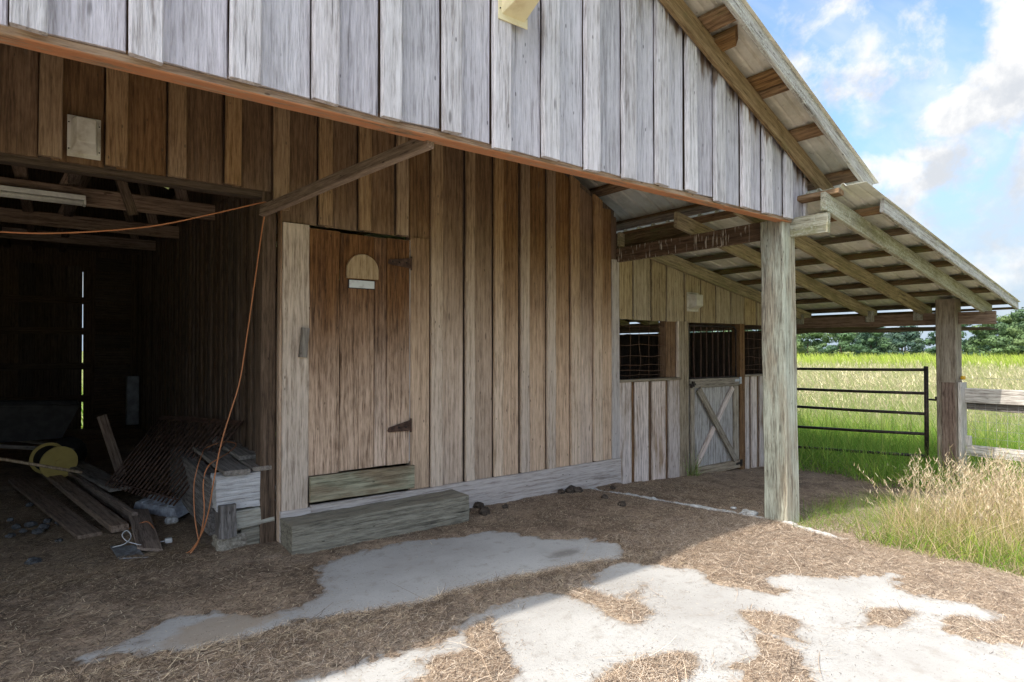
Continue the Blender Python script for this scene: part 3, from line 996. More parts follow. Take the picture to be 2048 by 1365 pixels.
for (a, b) in full:
    vboard('batten', dw, a, b, SK + random.uniform(-.004, .004), wall_top(b) - .01, -.044, .034, 'wood_batten', 7, .004, skew=(0, -RS * (b - a)))
for (a, b) in top:
    vboard('batten', dw, a, b, (2.325 if a > -3.45 else 2.40), wall_top(b) - .01, -.044, .034, 'wood_batten', 4, .004, skew=(0, -RS * (b - a)))
for (a, b) in hdr:
    zb = 2.525 if -7.6 < a < -3.45 else .02
    vboard('batten', dw, a, b, zb + random.uniform(-.006, .004), wall_top((a + b) / 2) - .03, -.044, .034, 'wood_batten', 4, .004)
cen = sorted([(a + b) / 2 for a, b in full + top + hdr])
for i in range(len(cen)):
    a = cen[i] + .003
    b = (cen[i + 1] if i + 1 < len(cen) else .0) - (.050 + random.uniform(.005, .014) if i + 1 < len(cen) else .003)
    xm = (a + b) / 2
    if xm < -7.6:
        zb = .02
    elif xm < -3.46:
        zb = 2.52
    elif xm < -2.45:
        zb = 2.318
    else:
        zb = SK - .02
    if a < -2.45 < b:
        a2 = -2.435
        vboard('board', dw, a, a2, 2.318, wall_top(a2), -.010, .022, 'wood_wall', 4, .002)
        a = a2 + .002
    vboard('board', dw, a, b, zb + random.uniform(-.004, .004), wall_top(b) - .005, -.010, .022, 'wood_wall', 6, .002, skew=(0, -RS * (b - a)))
# jambs, corner board, skirt, sill
vboard('jamb_board', dw, -3.452, -3.262, .03, 2.312, -.038, .028, 'wood_jamb', 8, .003)
vboard('jamb_edge', dw, -3.470, -3.454, .0, 2.50, -.030, .09, 'wood_wall', 6, .003)
vboard('jamb_board', dw, -2.436, -2.262, SK, 2.318, -.032, .022, 'wood_wall', 6, .003)
vboard('corner_board', dw, -.10, .012, SK, 2.345, -.036, .026, 'wood_skirt', 6, .003)
vboard('corner_board', dw, -.235, -.105, SK, 2.86, -.033, .022, 'wood_wall', 6, .003)
board('skirt_board', dw, (-3.25, -.045, .135), (.0, -.045, .135), .262, .034, 'wood_skirt', (0, -1, 0), 10, .004)
board('skirt_board', dw, (-3.465, -.0445, .145), (-3.252, -.0445, .145), .22, .034, 'wood_skirt', (0, -1, 0), 2, .003)
board('sill_board', dw, (-3.262, -.068, .388), (-2.425, -.068, .382), .185, .034, 'wood_green', (0, -1, 0), 6, .003)
board('header_beam', barn, (-7.6, .075, 2.55), (-3.47, .075, 2.55), .14, .10, 'wood_inner', (0, -1, 0), 8, .004)
board('corner_post', barn, (-3.53, .09, -.1), (-3.53, .09, 2.62), .10, .14, 'wood_inner', (0, -1, 0), 6, .003)

# --- plank door
door = boxes('door', [(-3.255, -2.455, -.004, .018, .60, .72), (-3.255, -2.455, -.004, .018, 2.02, 2.14)], 'wood_inner', barn)
for (a, b) in ((-3.268, -3.033), (-3.027, -2.753), (-2.748, -2.648), (-2.643, -2.446)):
    vboard('plank', door, a, b, .487 + random.uniform(-.008, .01), 2.287 + random.uniform(-.006, .006), -.034, .026, 'wood_door', 8, .003)
vboard('stop_strip', door, -2.443, -2.437, .50, 2.29, -.030, .02, 'wood_skirt', 5, .002)


def hinge(zc, tilt):
    vs = [(-2.645, -.050, zc - .010 + tilt), (-2.632, -.050, zc - .022 + tilt), (-2.445, -.050, zc - .042), (-2.445, -.050, zc + .042), (-2.632, -.050, zc + .016 + tilt)]
    n_ = len(vs)
    vs2 = [(x, yv + .006, z) for x, yv, z in vs]
    fs = [tuple(range(n_)), tuple(range(2 * n_ - 1, n_ - 1, -1))] + [(i, n_ + i, n_ + (i + 1) % n_, (i + 1) % n_) for i in range(n_)]
    h = mesh_obj('hinge', vs + vs2, fs, 'metal_rust', door)
    tube('hinge_pin', [(-2.440, -.050, zc - .055), (-2.440, -.050, zc + .055)], .008, 'metal_rust', h)
    for dx in (.03, .09, .15):
        tube('bolt', [(-2.455 - dx, -.049, zc + tilt * .5), (-2.455 - dx, -.057, zc + tilt * .5)], .007, 'metal_dark', h, 6)


hinge(2.10, 0.0)
hinge(.79, -.02)
board('turn_latch', door, (-3.315, -.058, 1.345), (-3.296, -.058, 1.558), .058, .030, 'wood_plank_grey', (0, -1, 0), 2, .002)

# things on the door
pts = [(-2.985 + 0, 1.945)]
cx_, r_ = -2.857, .130
outl = [(cx_ - r_, 1.945), (cx_ + r_, 1.945)] + [(cx_ + r_ * math.cos(a), 2.005 + r_ * math.sin(a)) for a in [math.pi * k / 22 for k in range(23)]]
pl = poly_sheet('door_plaque', outl, -.062, -.036, 'wood_plaque', None)
bv = pl.modifiers.new('b', 'BEVEL')
bv.width = .004
tag(pl, 'half-round tan wooden plaque fixed high on the plank door', 'plaque')
np_ = thing('name_plate', 'small blank white plate with dark rim just under the half-round plaque', 'plate', (-2.86, -.04, 1.88))
boxes('rim', [(-2.968, -2.752, -.044, -.036, 1.868, 1.938)], 'plate_border', np_, .004)
boxes('face', [(-2.962, -2.758, -.048, -.0445, 1.874, 1.932)], 'plate_white', np_, .001)

# --- stall wall under the lean-to
sw = poly_sheet('stall_wall', [(.02, 1.76), (3.6, 1.76), (3.6, lean_z(3.6, 2.62)), (.02, lean_z(.02, 2.62))], .014, .024, 'wood_inner', barn)
boxes('lower_backing', [(.02, 1.19, .014, .024, -.15, 1.05), (2.33, 3.6, .014, .024, -.2, 1.05)], 'wood_inner', sw)
ed = [.022, .252, .545, .811, 1.136, 1.441, 1.741, 2.056, 2.353, 2.63, 2.9, 3.2, 3.6]
for a, b in zip(ed[:-1], ed[1:]):
    vboard('upper_board', sw, a + .012, b - .012, 1.725 + random.uniform(-.004, .004), lean_z((a + b) / 2, 2.60), -.012, .024, 'wood_stall_upper', 4, .002, skew=(0, -LS * (b - a)))
lo = [(.020, .222, 0), (.215, .275, 1), (.268, .497, 0), (.49, .55, 1), (.545, .786, 0), (.78, .835, 1), (.828, 1.10, 0), (1.095, 1.125, 1),
      (2.335, 2.455, 0), (2.45, 2.50, 1), (2.495, 2.63, 0), (2.625, 2.69, 1), (2.685, 2.89, 0), (2.88, 2.94, 1), (2.94, 3.2, 0), (3.19, 3.25, 1), (3.25, 3.6, 0)]
for a, b, f in lo:
    if f:
        vboard('lower_batten', sw, a, b, -.16, 1.052, .006, .012, 'wood_stall_brown', 3, .002)
    else:
        vboard('lower_board', sw, a + .006, b - .006, -.17 + random.uniform(-.01, .02), 1.055 + random.uniform(-.006, .006), -.016, .024, 'wood_stall', 5, .003)
board('window_sill', sw, (.012, .02, 1.068), (1.03, .02, 1.068), .12, .026, 'wood_stall_frame', (0, 0, 1), 4, .003)
board('window_sill', sw, (2.32, .02, 1.068), (3.6, .02, 1.068), .12, .026, 'wood_stall_frame', (0, 0, 1), 4, .003)
vboard('window_jamb', sw, .825, 1.00, 1.085, 1.73, .01, .10, 'wood_stall_brown', 4, .003)
vboard('window_jamb', sw, .985, 1.020, 1.085, 1.73, -.026, .034, 'wood_jamb', 4, .003)
vboard('stall_post', sw, 1.025, 1.195, -.2, 1.73, -.02, .12, 'wood_stall_frame', 6, .003)
vboard('stall_post', sw, 2.225, 2.332, -.2, 1.73, -.03, .12, 'wood_stall_brown', 6, .003)


def wires(x0, x1, z0, z1, nxs, nzs, y_, seed):
    rr = random.Random(seed)
    for k_ in range(nxs):
        x = x0 + (x1 - x0) * (k_ + .5) / nxs
        tube('wire', [(x + rr.uniform(-.01, .01), y_ + rr.uniform(-.01, .01), z0 + (z1 - z0) * t) for t in (0, .3, .65, 1)], .0032, 'wire', sw, 5)
    for z in nzs:
        tube('wire', [(x0 + (x1 - x0) * t, y_ - .006 + rr.uniform(-.008, .008), z + rr.uniform(-.014, .014)) for t in (0, .25, .5, .75, 1)], .0032, 'wire', sw, 5)


wires(.03, .825, 1.08, 1.73, 5, (1.12, 1.17, 1.23, 1.33, 1.45, 1.56, 1.66), .06, 1)
wires(2.335, 3.3, 1.08, 1.72, 7, (1.13, 1.2, 1.3, 1.42, 1.54, 1.64), .06, 2)

# stall half door with X brace and barred upper part
sd = boxes('stall_door', [(1.225, 2.205, .004, .016, -.03, .95)], 'wood_panel', barn)
board('rail', sd, (1.215, -.012, 1.0), (2.218, -.012, 1.0), .105, .03, 'wood_stall_frame', (0, -1, 0), 4, .003)
board('rail', sd, (1.30, -.012, -.045), (2.225, -.012, -.04), .105, .03, 'wood_stall_frame', (0, -1, 0), 4, .003)
vboard('stile', sd, 1.225, 1.30, -.08, .945, -.024, .026, 'wood_stall_frame', 4, .003)
vboard('stile', sd, 2.10, 2.205, .02, .945, -.024, .026, 'wood_stall_frame', 4, .003)
board('brace', sd, (1.36, -.036, .93), (2.11, -.036, .02), .085, .026, 'wood_stall_frame', (0, -1, 0), 4, .003)
board('brace', sd, (1.33, -.012, .02), (1.69, -.012, .455), .075, .024, 'wood_stall', (0, -1, 0), 2, .003)
board('brace', sd, (1.76, -.012, .54), (2.08, -.012, .93), .075, .024, 'wood_stall', (0, -1, 0), 2, .003)
fr = tube('bar_frame', [(1.235, .01, 1.06), (1.235, .01, 1.66), (1.26, .01, 1.69), (2.15, .01, 1.69), (2.19, .01, 1.65), (2.19, .01, 1.06), (1.235, .01, 1.06)], .014, 'metal_dark', sd, 7)
for k_ in range(7):
    x = 1.34 + .118 * k_
    bw = random.uniform(-.02, .02)
    tube('bar', spline([(x, .01, 1.06), (x + bw, .01, 1.35), (x + bw * .4, .01, 1.69)], 4), .009, 'metal_rust', sd, 6)
boxes('latch', [(1.19, 1.30, -.045, -.028, .985, 1.005), (1.235, 1.27, -.05, -.028, .965, 1.03), (1.20, 1.215, -.06, -.03, .955, .99)], 'metal_dark', sd, .002)
boxes('hinge', [(2.11, 2.235, -.032, -.027, 1.0, 1.03), (2.205, 2.245, -.040, -.027, .97, 1.055)], 'metal_pale', sd, .002)
boxes('hinge', [(2.13, 2.25, -.032, -.027, -.05, -.02), (2.215, 2.255, -.040, -.027, -.07, .01)], 'metal_dark', sd, .002)

# stall inside (closes the light) and outer sides
boxes('stall_side_wall', [(3.585, 3.60, .03, 5.0, -.3, 1.68)], 'wood_inner', barn)
boxes('stall_back_wall', [(-.03, 3.58, 5.0, 5.015, -.3, 1.45)], 'wood_inner', barn)
poly_sheet('stall_partition', [(-.035, -.1), (-.02, -.1), (-.02, 2.83), (-.035, 2.83)], .03, 9.0, 'wood_inner', barn)
boxes('outer_side_wall', [(-11.12, -11.10, .02, 9.0, -.2, 2.70)], 'wood_inner', barn)

# --- barn interior
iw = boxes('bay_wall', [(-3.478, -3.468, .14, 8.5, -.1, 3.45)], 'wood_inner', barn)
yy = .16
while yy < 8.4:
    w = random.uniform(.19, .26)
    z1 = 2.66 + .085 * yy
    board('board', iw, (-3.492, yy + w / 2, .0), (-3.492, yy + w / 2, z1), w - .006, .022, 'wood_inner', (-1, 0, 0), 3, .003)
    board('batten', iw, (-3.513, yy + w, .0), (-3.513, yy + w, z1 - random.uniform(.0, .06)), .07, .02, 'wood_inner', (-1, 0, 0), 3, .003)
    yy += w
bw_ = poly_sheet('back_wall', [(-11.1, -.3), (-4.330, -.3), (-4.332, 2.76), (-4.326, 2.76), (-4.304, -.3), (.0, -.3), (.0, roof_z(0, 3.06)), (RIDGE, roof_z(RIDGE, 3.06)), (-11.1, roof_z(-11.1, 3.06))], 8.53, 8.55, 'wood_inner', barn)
for (a, b) in ((-5.2, -4.98), (-4.97, -4.77), (-4.76, -4.55), (-4.54, -4.342)):
    vboard('board', bw_, a, b, -.15, 2.85, 8.50, .022, 'wood_inner', 3, .004)
board('board', bw_, (-4.242, 8.51, -.1), (-4.252, 8.51, 2.85), .10, .025, 'wood_inner', (0, -1, 0), 4, .006)
for z in (.56, 1.12, 1.72, 2.25):
    board('girt', bw_, (-5.6, 8.46, z), (-4.22, 8.46, z), .12, .04, 'wood_inner', (0, -1, 0), 3, .003)
for k_ in range(11):
    z = .2 + k_ * .27
    board('cross_board', bw_, (-4.15, 8.44, z), (-3.62, 8.44, z + random.uniform(-.02, .02)), .235, .025, 'wood_inner', (0, -1, 0), 2, .004)
board('girt', bw_, (-5.8, 8.2, 3.17), (-3.5, 8.2, 3.16), .14, .05, 'wood_inner', (0, -1, 0), 3, .003)
for i, (yt, zt) in enumerate(((2.0, 2.735), (4.1, 2.86), (6.2, 2.98))):
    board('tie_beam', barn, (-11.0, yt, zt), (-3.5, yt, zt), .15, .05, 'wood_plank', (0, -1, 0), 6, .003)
    for xb, dx in ((-3.75, -.35), (-4.7, .5), (-5.6, -.45), (-6.6, .5)):
        board('truss_web', barn, (xb, yt + .05, zt), (xb + dx, yt + .05, zt + 1.4), .10, .04, 'wood_plank', (0, -1, 0), 3, .003)
board('hanging_brace', barn, (-4.40, 1.0, 2.85), (-4.27, 1.02, 2.44), .07, .035, 'wood_inner', (0, -1, 0), 2, .003)
for xb in (-4.62, -4.98, -5.35):
    board('ceiling_joist', barn, (xb, 1.2, 2.86), (xb, 8.4, 3.1), .09, .09, 'wood_plank', (0, 0, -1), 3, .003)

# ------------------------------------------------------------------ things in and on the barn
fl = thing('fluorescent_light', 'long white fluorescent strip light hanging in the dark bay', 'light fixture', (-5.15, 1.9, 2.62))
boxes('housing', [(-5.76, -4.54, 1.84, 1.97, 2.675, 2.715)], 'tube_white', fl, .006)
for yv in (1.872, 1.938):
    tube('lamp_tube', [(-5.74, yv, 2.655), (-4.56, yv, 2.655)], .016, 'tube_white', fl, 8)
boxes('end_cap', [(-4.556, -4.538, 1.845, 1.965, 2.638, 2.676)], 'tube_white', fl, .002)


def vent(x, yv, z, w, h, d, mat, label):
    """wall hood: flat flange, tapered body"""
    t = thing('vent_hood', label, 'vent', (x, yv, z))
    boxes('flange', [(x - w / 2, x + w / 2, yv - .008, yv, z, z + h)], mat, t, .002)
    iw_, ih = w * .40, h * .40
    zc = z + h / 2
    y0, y1 = yv - .008, yv - d
    vs = [(x - iw_, y0, zc - ih), (x + iw_, y0, zc - ih), (x + iw_, y0, zc + ih), (x - iw_, y0, zc + ih),
          (x - iw_ * .60, y1, zc - ih * .55), (x + iw_ * .82, y1, zc - ih * .55), (x + iw_ * .82, y1, zc + ih * .92), (x - iw_ * .60, y1, zc + ih * .92)]
    o = mesh_obj('body', vs, [(4, 5, 6, 7), (0, 1, 5, 4), (1, 2, 6, 5), (2, 3, 7, 6), (3, 0, 4, 7)], mat, t)
    b_ = o.modifiers.new('b', 'BEVEL')
    b_.width = .006
    b_.segments = 2
    for sx in (-1, 1):
        for zz_ in (.18, .82):
            tube('screw', [(x + sx * w * .455, yv - .007, z + h * zz_), (x + sx * w * .455, yv - .012, z + h * zz_)], .004, 'metal_dark', t, 6)


vent(-4.62, -.046, 2.545, .165, .245, .11, 'vent_white', 'dusty white wall hood on the brown boards above the open bay')
vent(-2.85, -1.957, 3.105, .19, .30, .16, 'vent_yellow', 'yellowed plastic wall hood high on the grey gable')
vent(1.275, -.014, 1.850, .215, .225, .10, 'vent_white', 'small square off-white wall hood above the stall windows')

# orange extension cord: swag across the bay, then down beside the jamb
cord = tube('extension_cord', spline([(-7.6, .0, 2.48), (-6.6, -.25, 2.12), (-5.6, -.3, 2.01), (-4.99, -.3, 2.022), (-4.69, -.3, 2.052), (-4.30, -.3, 2.135), (-3.95, -.28, 2.262),
                             (-3.66, -.2, 2.385), (-3.585, -.1, 2.42), (-3.578, -.08, 2.40), (-3.60, -.06, 2.25), (-3.644, -.05, 1.884), (-3.69, -.05, 1.53), (-3.737, -.05, 1.196), (-3.79, -.05, 1.0),
                             (-3.83, -.05, .863), (-3.865, -.05, .715), (-3.90, -.05, .505), (-3.925, -.03, .32), (-3.95, .03, .18), (-3.99, .08, .08), (-4.03, .12, .035), (-4.12, .2, .03)], 6), .0045, 'cord_orange', None, 7)
tag(cord, 'orange extension cord swagged across the open bay and hanging down beside the door jamb', 'cord')
coil = tube('extension_cord', spline([(-4.02, .10, .02), (-3.965, .06, .12), (-3.935, .05, .30), (-3.94, .06, .5), (-3.90, .12, .60), (-3.80, .25, .63), (-3.70, .45, .63), (-3.60, .65, .66), (-3.64, .9, .65),
                             (-3.78, .85, .62), (-3.86, .55, .62), (-3.92, .35, .58), (-3.955, .30, .45), (-3.96, .24, .25), (-3.95, .15, .10)], 6), .0042, 'cord_orange', None, 7)
tag(coil, 'slack orange cord looped over the old timber platform beside the door', 'cord')
c2 = thing('short_cord', 'short orange cord end with white plug lying by the planks on the dirt', 'cord', (-4.17, .7, .03))
tube('cable', spline([(-4.30, .92, .05), (-4.225, .945, .075), (-4.165, .93, .085), (-4.14, .80, .06), (-4.15, .66, .035), (-4.155, .58, .03)], 6), .0055, 'cord_orange', c2)
tube('white_lead', spline([(-4.155, .58, .03), (-4.15, .53, .03), (-4.12, .50, .035), (-4.10, .50, .035)], 4), .004, 'string_white', c2)
boxes('plug', [(-4.105, -4.06, .485, .525, .018, .05)], 'string_white', c2, .004)

# step timber in front of the door
# old timber platform along the bay wall
pf = thing('timber_platform', 'low platform of rotten grey timbers at the left foot of the door jamb', 'platform', (-3.68, .5, .1))


def rough_block(name, x0, x1, y0, y1, z0, z1, mat, parent, n=9, amp=.010, seed=0):
    bm = bmesh.new()
    mt = Matrix.Translation(((x0 + x1) / 2, (y0 + y1) / 2, (z0 + z1) / 2)) @ Matrix.Diagonal((x1 - x0, y1 - y0, z1 - z0, 1))
    bmesh.ops.create_cube(bm, size=1, matrix=mt)
    bmesh.ops.bevel(bm, geom=bm.edges[:], offset=min(x1 - x0, y1 - y0, z1 - z0) * .07, segments=1, affect='EDGES')
    bmesh.ops.subdivide_edges(bm, edges=bm.edges[:], cuts=n, use_grid_fill=True)
    for v in bm.verts:
        p = v.co
        d = noise.noise(Vector((p.x * 6 + seed, p.y * 8, p.z * 38))) * amp + noise.noise(Vector((p.x * 20 + seed, p.y * 20, p.z * 60))) * amp * .6
        v.co += v.normal * d
    me = bpy.data.meshes.new(name)
    bm.to_mesh(me)
    bm.free()
    o = link(name, me, mat, parent)
    return o


def rough_log(name, parent, a, b, w, t, mat, face, amp, seg=26, seed=0.0):
    """weather-eaten squared timber: board mesh with deep furrows along the grain"""
    L = (Vector(b) - Vector(a)).length
    nw, nt = 10, 6
    per = []
    for i in range(nw):
        per.append((-w / 2 + w * i / nw, -t / 2))
    for i in range(nt):
        per.append((w / 2, -t / 2 + t * i / nt))
    for i in range(nw):
        per.append((w / 2 - w * i / nw, t / 2))
    for i in range(nt):
        per.append((-w / 2, t / 2 - t * i / nt))
    n_ = len(per)
    vs, fs = [], []
    for k_ in range(seg + 1):
        z = L * k_ / seg
        for (x, y_) in per:
            d = 1 - amp / w * 2 * (abs(noise.noise(Vector((x * 26 + seed, y_ * 26, z * 3.2)))) + .6 * abs(noise.noise(Vector((x * 60 + seed, y_ * 60, z * 9)))))
            ez = noise.noise(Vector((x * 20 + seed, y_ * 20, k_))) * amp * .6 if k_ in (0, seg) else 0
            vs.append((x * d, y_ * d, z + ez))
    for k_ in range(seg):
        for i in range(n_):
            j = (i + 1) % n_
            fs.append((k_ * n_ + i, k_ * n_ + j, (k_ + 1) * n_ + j, (k_ + 1) * n_ + i))
    fs.append(tuple(reversed(range(n_))))
    fs.append(tuple(range(seg * n_, seg * n_ + n_)))
    me = bpy.data.meshes.new(name)
    me.from_pydata(vs, [], fs)
    uv = me.uv_layers.new(name='ends')
    return link(name, me, mat, parent, frame_mat(a, b, face))


st_ = rough_log('step_timber', None, (-3.47, -.20, .108), (-2.06, -.20, .118), .222, .265, 'wood_step', (0, -1, 0), .011, 44, 21.0)
tag(st_, 'heavy greenish squared timber laid as a step below the plank door', 'step')
rough_log('end_timber', pf, (-3.865, .11, .418), (-3.482, .11, .425), .245, .17, 'wood_rotten', (0, -1, 0), .020, 24, 3.0)
rough_log('corner_timber', pf, (-3.800, .06, .125), (-3.800, .06, .345), .115, .16, 'wood_timber_dark', (0, -1, 0), .012, 14, 7.0)
board('lower_timber', pf, (-3.740, .09, .222), (-3.485, .09, .232), .125, .14, 'wood_timber_pale', (0, -1, 0), 5, .006, cham=.012)
board('lower_timber', pf, (-3.700, .11, .075), (-3.485, .11, .080), .155, .14, 'wood_step', (0, -1, 0), 4, .006, cham=.012)
rough_log('side_timber', pf, (-3.835, .16, .31), (-3.835, 1.9, .31), .40, .10, 'wood_timber_dark', (-1, 0, 0), .016, 30, 11.0)
for (x, a, b, w, z, mt) in ((-3.74, -.01, 1.25, .17, .562, 'wood_plank_grey'), (-3.575, .015, 1.05, .13, .566, 'wood_plank_grey'), (-3.58, .32, 1.5, .15, .602, 'wood_plank_grey')):
    board('deck_plank', pf, (x, a, z), (x + .02, b, z + .005), w, .03, mt, (0, 0, 1), 4, .006)
blk = rough_block('concrete_block', -3.855, -3.665, .035, .22, -.02, .125, 'block_concrete', None, 5, .014, 2)
tag(blk, 'rough tan concrete block under the corner of the timber platform', 'block')

# rusty grate leaning on the platform
gr = thing('metal_grate', 'rusty metal hay-rack grate leaning against the platform in the bay', 'grate', (-4.1, 1.5, .1))
TL, TR, BL, BR = Vector((-3.90, 2.40, .735)), Vector((-3.555, .70, .815)), Vector((-4.37, 2.05, .19)), Vector((-3.985, .98, .17))
board('top_bar', gr, TL, TR, .05, .012, 'metal_rust', (-.7, 0, .7), 3, .002)
for k_ in range(20):
    t = k_ / 19
    a, b = TL.lerp(TR, t), BL.lerp(BR, t)
    tube('bar', [a, b], .0075, 'metal_rust', gr, 6)
tube('cross_bar', [TL.lerp(BL, .93), TR.lerp(BR, .93)], .008, 'metal_rust', gr, 6)

# planks on the dirt, left bay
PL = [((-4.53, .93), (-5.03, 3.62), .155, .03, .045, 'wood_plank', 'wide dark plank lying flat, leftmost of the boards on the bay floor'),
      ((-4.345, .90), (-4.90, 4.55), .115, .05, .075, 'wood_plank', 'long dark brown plank lying between two other boards on the bay floor'),
      ((-4.228, 1.16), (-4.78, 4.6), .045, .09, .075, 'wood_plank', 'narrow dark stud on edge, right beside the long floor plank'),
      ((-4.255, 2.03), (-4.56, 3.75), .19, .03, .15, 'wood_plank_grey', 'pale grey plank propped on other boards in front of the grate')]
for (a, b, w, t, z, mt, lb) in PL:
    o = board('floor_plank', None, (a[0], a[1], z), (b[0], b[1], z + .01), w, t, mt, (0, 0, 1), 5, .003)
    tag(o, lb, 'plank', 'loose planks on the bay floor')
o = board('floor_plank', None, (-4.17, 3.0, .10), (-4.345, 3.1, .72), .09, .03, 'wood_plank', (0, -1, 0), 3, .003)
tag(o, 'dark board leaning steeply behind the grate', 'plank', 'loose planks on the bay floor')
o = board('floor_plank', None, (-4.215, .34, .035), (-4.19, 1.35, .09), .15, .02, 'wood_plank', (.1, -.1, 1), 3, .003, skew=(.08, 0))
tag(o, 'short brown board end with slanted cut lying by the white plug', 'plank', 'loose planks on the bay floor')

# spool, pole, wheelbarrow
sp = thing('cable_spool', 'yellow plastic cable spool with dark drum on the bay floor', 'spool', (-4.70, 3.5, .08))
ax = Vector((.30, -.95, -.05)).normalized()
c0 = Vector((-4.69, 3.38, .235))


def disc(name, c, r, th, mat, parent, sides=28):
    return tube(name, [c - ax * th / 2, c + ax * th / 2], r, mat, parent, sides)


for nm, c, r, th, mt in (('flange', c0, .168, .014, 'plastic_yellow'), ('flange', c0 - ax * .30, .165, .014, 'plastic_yellow'), ('drum', c0 - ax * .15, .135, .28, 'rubber_dark'), ('hub', c0 + ax * .012, .036, .014, 'plastic_yellow')):
    o = disc(nm, c, r, th, mt, sp)
    for p in o.data.polygons:
        p.use_smooth = False
po = tube('wooden_pole', [(-6.3, 2.95, .75), (-5.12, 2.6, .431), (-4.526, 2.45, .262)], .014, 'wood_plaque', None, 8)
tag(po, 'thin tan wooden pole angled in front of the yellow spool', 'pole')
wb = thing('wheelbarrow', 'dark wheelbarrow with wooden handles parked deep in the open bay', 'wheelbarrow', (-5.0, 4.4, 0))
bm = bmesh.new()
tx = [(-5.75, 4.0), (-4.50, 4.05), (-4.50, 4.75), (-5.75, 4.70)]
bx = [(-5.45, 4.12), (-4.66, 4.15), (-4.66, 4.65), (-5.45, 4.6)]
v_ = [bm.verts.new((x, y_, .83 - .05 * (x + 5.7))) for x, y_ in tx] + [bm.verts.new((x, y_, .40)) for x, y_ in bx]
for f_ in ((4, 5, 6, 7), (0, 1, 5, 4), (1, 2, 6, 5), (2, 3, 7, 6), (3, 0, 4, 7)):
    bm.faces.new([v_[i] for i in f_])
me = bpy.data.meshes.new('tray')
bm.to_mesh(me)
bm.free()
o = link('tray', me, 'wheelbarrow_tray', wb)
so = o.modifiers.new('s', 'SOLIDIFY')
so.thickness = .006
tube('rim', [(*p, .83 - .05 * (p[0] + 5.7)) for p in tx + tx[:1]], .011, 'wheelbarrow_tray', wb)
tube('wheel', [(-4.60, 4.33, .19), (-4.60, 4.42, .19)], .19, 'rubber_dark', wb, 20)
board('handle', wb, (-4.55, 4.22, .24), (-6.2, 3.55, .60), .04, .04, 'wood_plank_grey', (0, -1, 0), 3, .002)
board('handle', wb, (-4.55, 4.54, .24), (-6.2, 4.9, .60), .04, .04, 'wood_plank_grey', (0, -1, 0), 3, .002)
for yv in (4.18, 4.58):
    tube('leg', [(-5.35, yv, .42), (-5.45, yv, .02)], .014, 'metal_dark', wb)

# ribbed pale cover under the grate
tr = thing('ribbed_cover', 'pale grey ribbed metal cover lying under the lower end of the grate', 'metal cover', (-4.0, 1.4, .05))
M_ = Matrix.Translation((-3.985, 1.42, .05)) @ Matrix.Rotation(R(-62), 4, 'Z') @ Matrix.Rotation(R(14), 4, 'X')
vs = [(-.28, -.10, 0), (.28, -.10, 0), (.28, .10, 0), (-.28, .10, 0), (-.25, -.075, .075), (.25, -.075, .075), (.25, .075, .075), (-.25, .075, .075)]
mesh_obj('shell', [M_ @ Vector(v) for v in vs], [(4, 5, 6, 7), (0, 1, 5, 4), (1, 2, 6, 5), (2, 3, 7, 6), (3, 0, 4, 7)], 'metal_pale', tr)
for k_ in range(4):
    x = -.17 + .11 * k_
    vs = [M_ @ Vector(p) for p in ((x - .012, -.078, .076), (x + .012, -.078, .076), (x + .012, .078, .076), (x - .012, .078, .076), (x - .008, -.07, .088), (x + .008, -.07, .088), (x + .008, .07, .088), (x - .008, .07, .088))]
    mesh_obj('rib', vs, [(4, 5, 6, 7), (0, 1, 5, 4), (1, 2, 6, 5), (2, 3, 7, 6), (3, 0, 4, 7)], 'metal_pale', tr)

spl = thing('steel_plate', 'thin grey steel plate with bent lip lying in front of the planks', 'metal plate', (-4.35, .37, .01))
mesh_obj('sheet', [(-4.43, .57, .045), (-4.395, .26, .02), (-4.245, .18, .022), (-4.29, .46, .05), (-4.43, .57, .037), (-4.395, .26, .012), (-4.245, .18, .014), (-4.29, .46, .042)],
         [(0, 1, 2, 3), (7, 6, 5, 4), (0, 4, 5, 1), (1, 5, 6, 2), (2, 6, 7, 3), (3, 7, 4, 0)], 'steel_plate', spl)
mesh_obj('lip', [(-4.40, .263, .012), (-4.245, .178, .012), (-4.245, .170, .040), (-4.40, .255, .040), (-4.40, .256, .012), (-4.245, .171, .012)],
         [(0, 3, 2, 1), (4, 5, 2, 3)], 'metal_pale', spl)
sg = tube('white_string', spline([(-4.42, .50, .05), (-4.35, .47, .07), (-4.31, .52, .10), (-4.33, .58, .13), (-4.36, .56, .11), (-4.34, .50, .08), (-4.28, .44, .06), (-4.22, .42, .04), (-4.18, .40, .035)], 6), .0035, 'string_white', None, 6)
tag(sg, 'loop of white string lying on the steel plate', 'string')
wbx = rough_block('feed_box', -3.735, -3.55, 7.72, 7.90, .12, .95, 'box_grey', None, 3, .004)
tag(wbx, 'tall narrow pale grey box standing against the bay wall far inside', 'box')

# stones and droppings
def lump(name, p, r, mat, label, group, seed, flat=.65, cat='stone'):
    bm_ = bmesh.new()
    bmesh.ops.create_icosphere(bm_, subdivisions=2, radius=r)
    for v in bm_.verts:
        d = 1 + .45 * noise.noise(v.co / r * 1.3 + Vector((seed * 3.1, 0, 0))) + .2 * noise.noise(v.co / r * 3 + Vector((seed, 5, 0)))
        v.co *= d
        v.co.z *= flat
    me_ = bpy.data.meshes.new(name)
    bm_.to_mesh(me_)
    bm_.free()
    o_ = link(name, me_, mat, None, Matrix.Translation(p) @ Matrix.Rotation(seed * 2.1, 4, 'Z'))
    return tag(o_, label, cat, group)


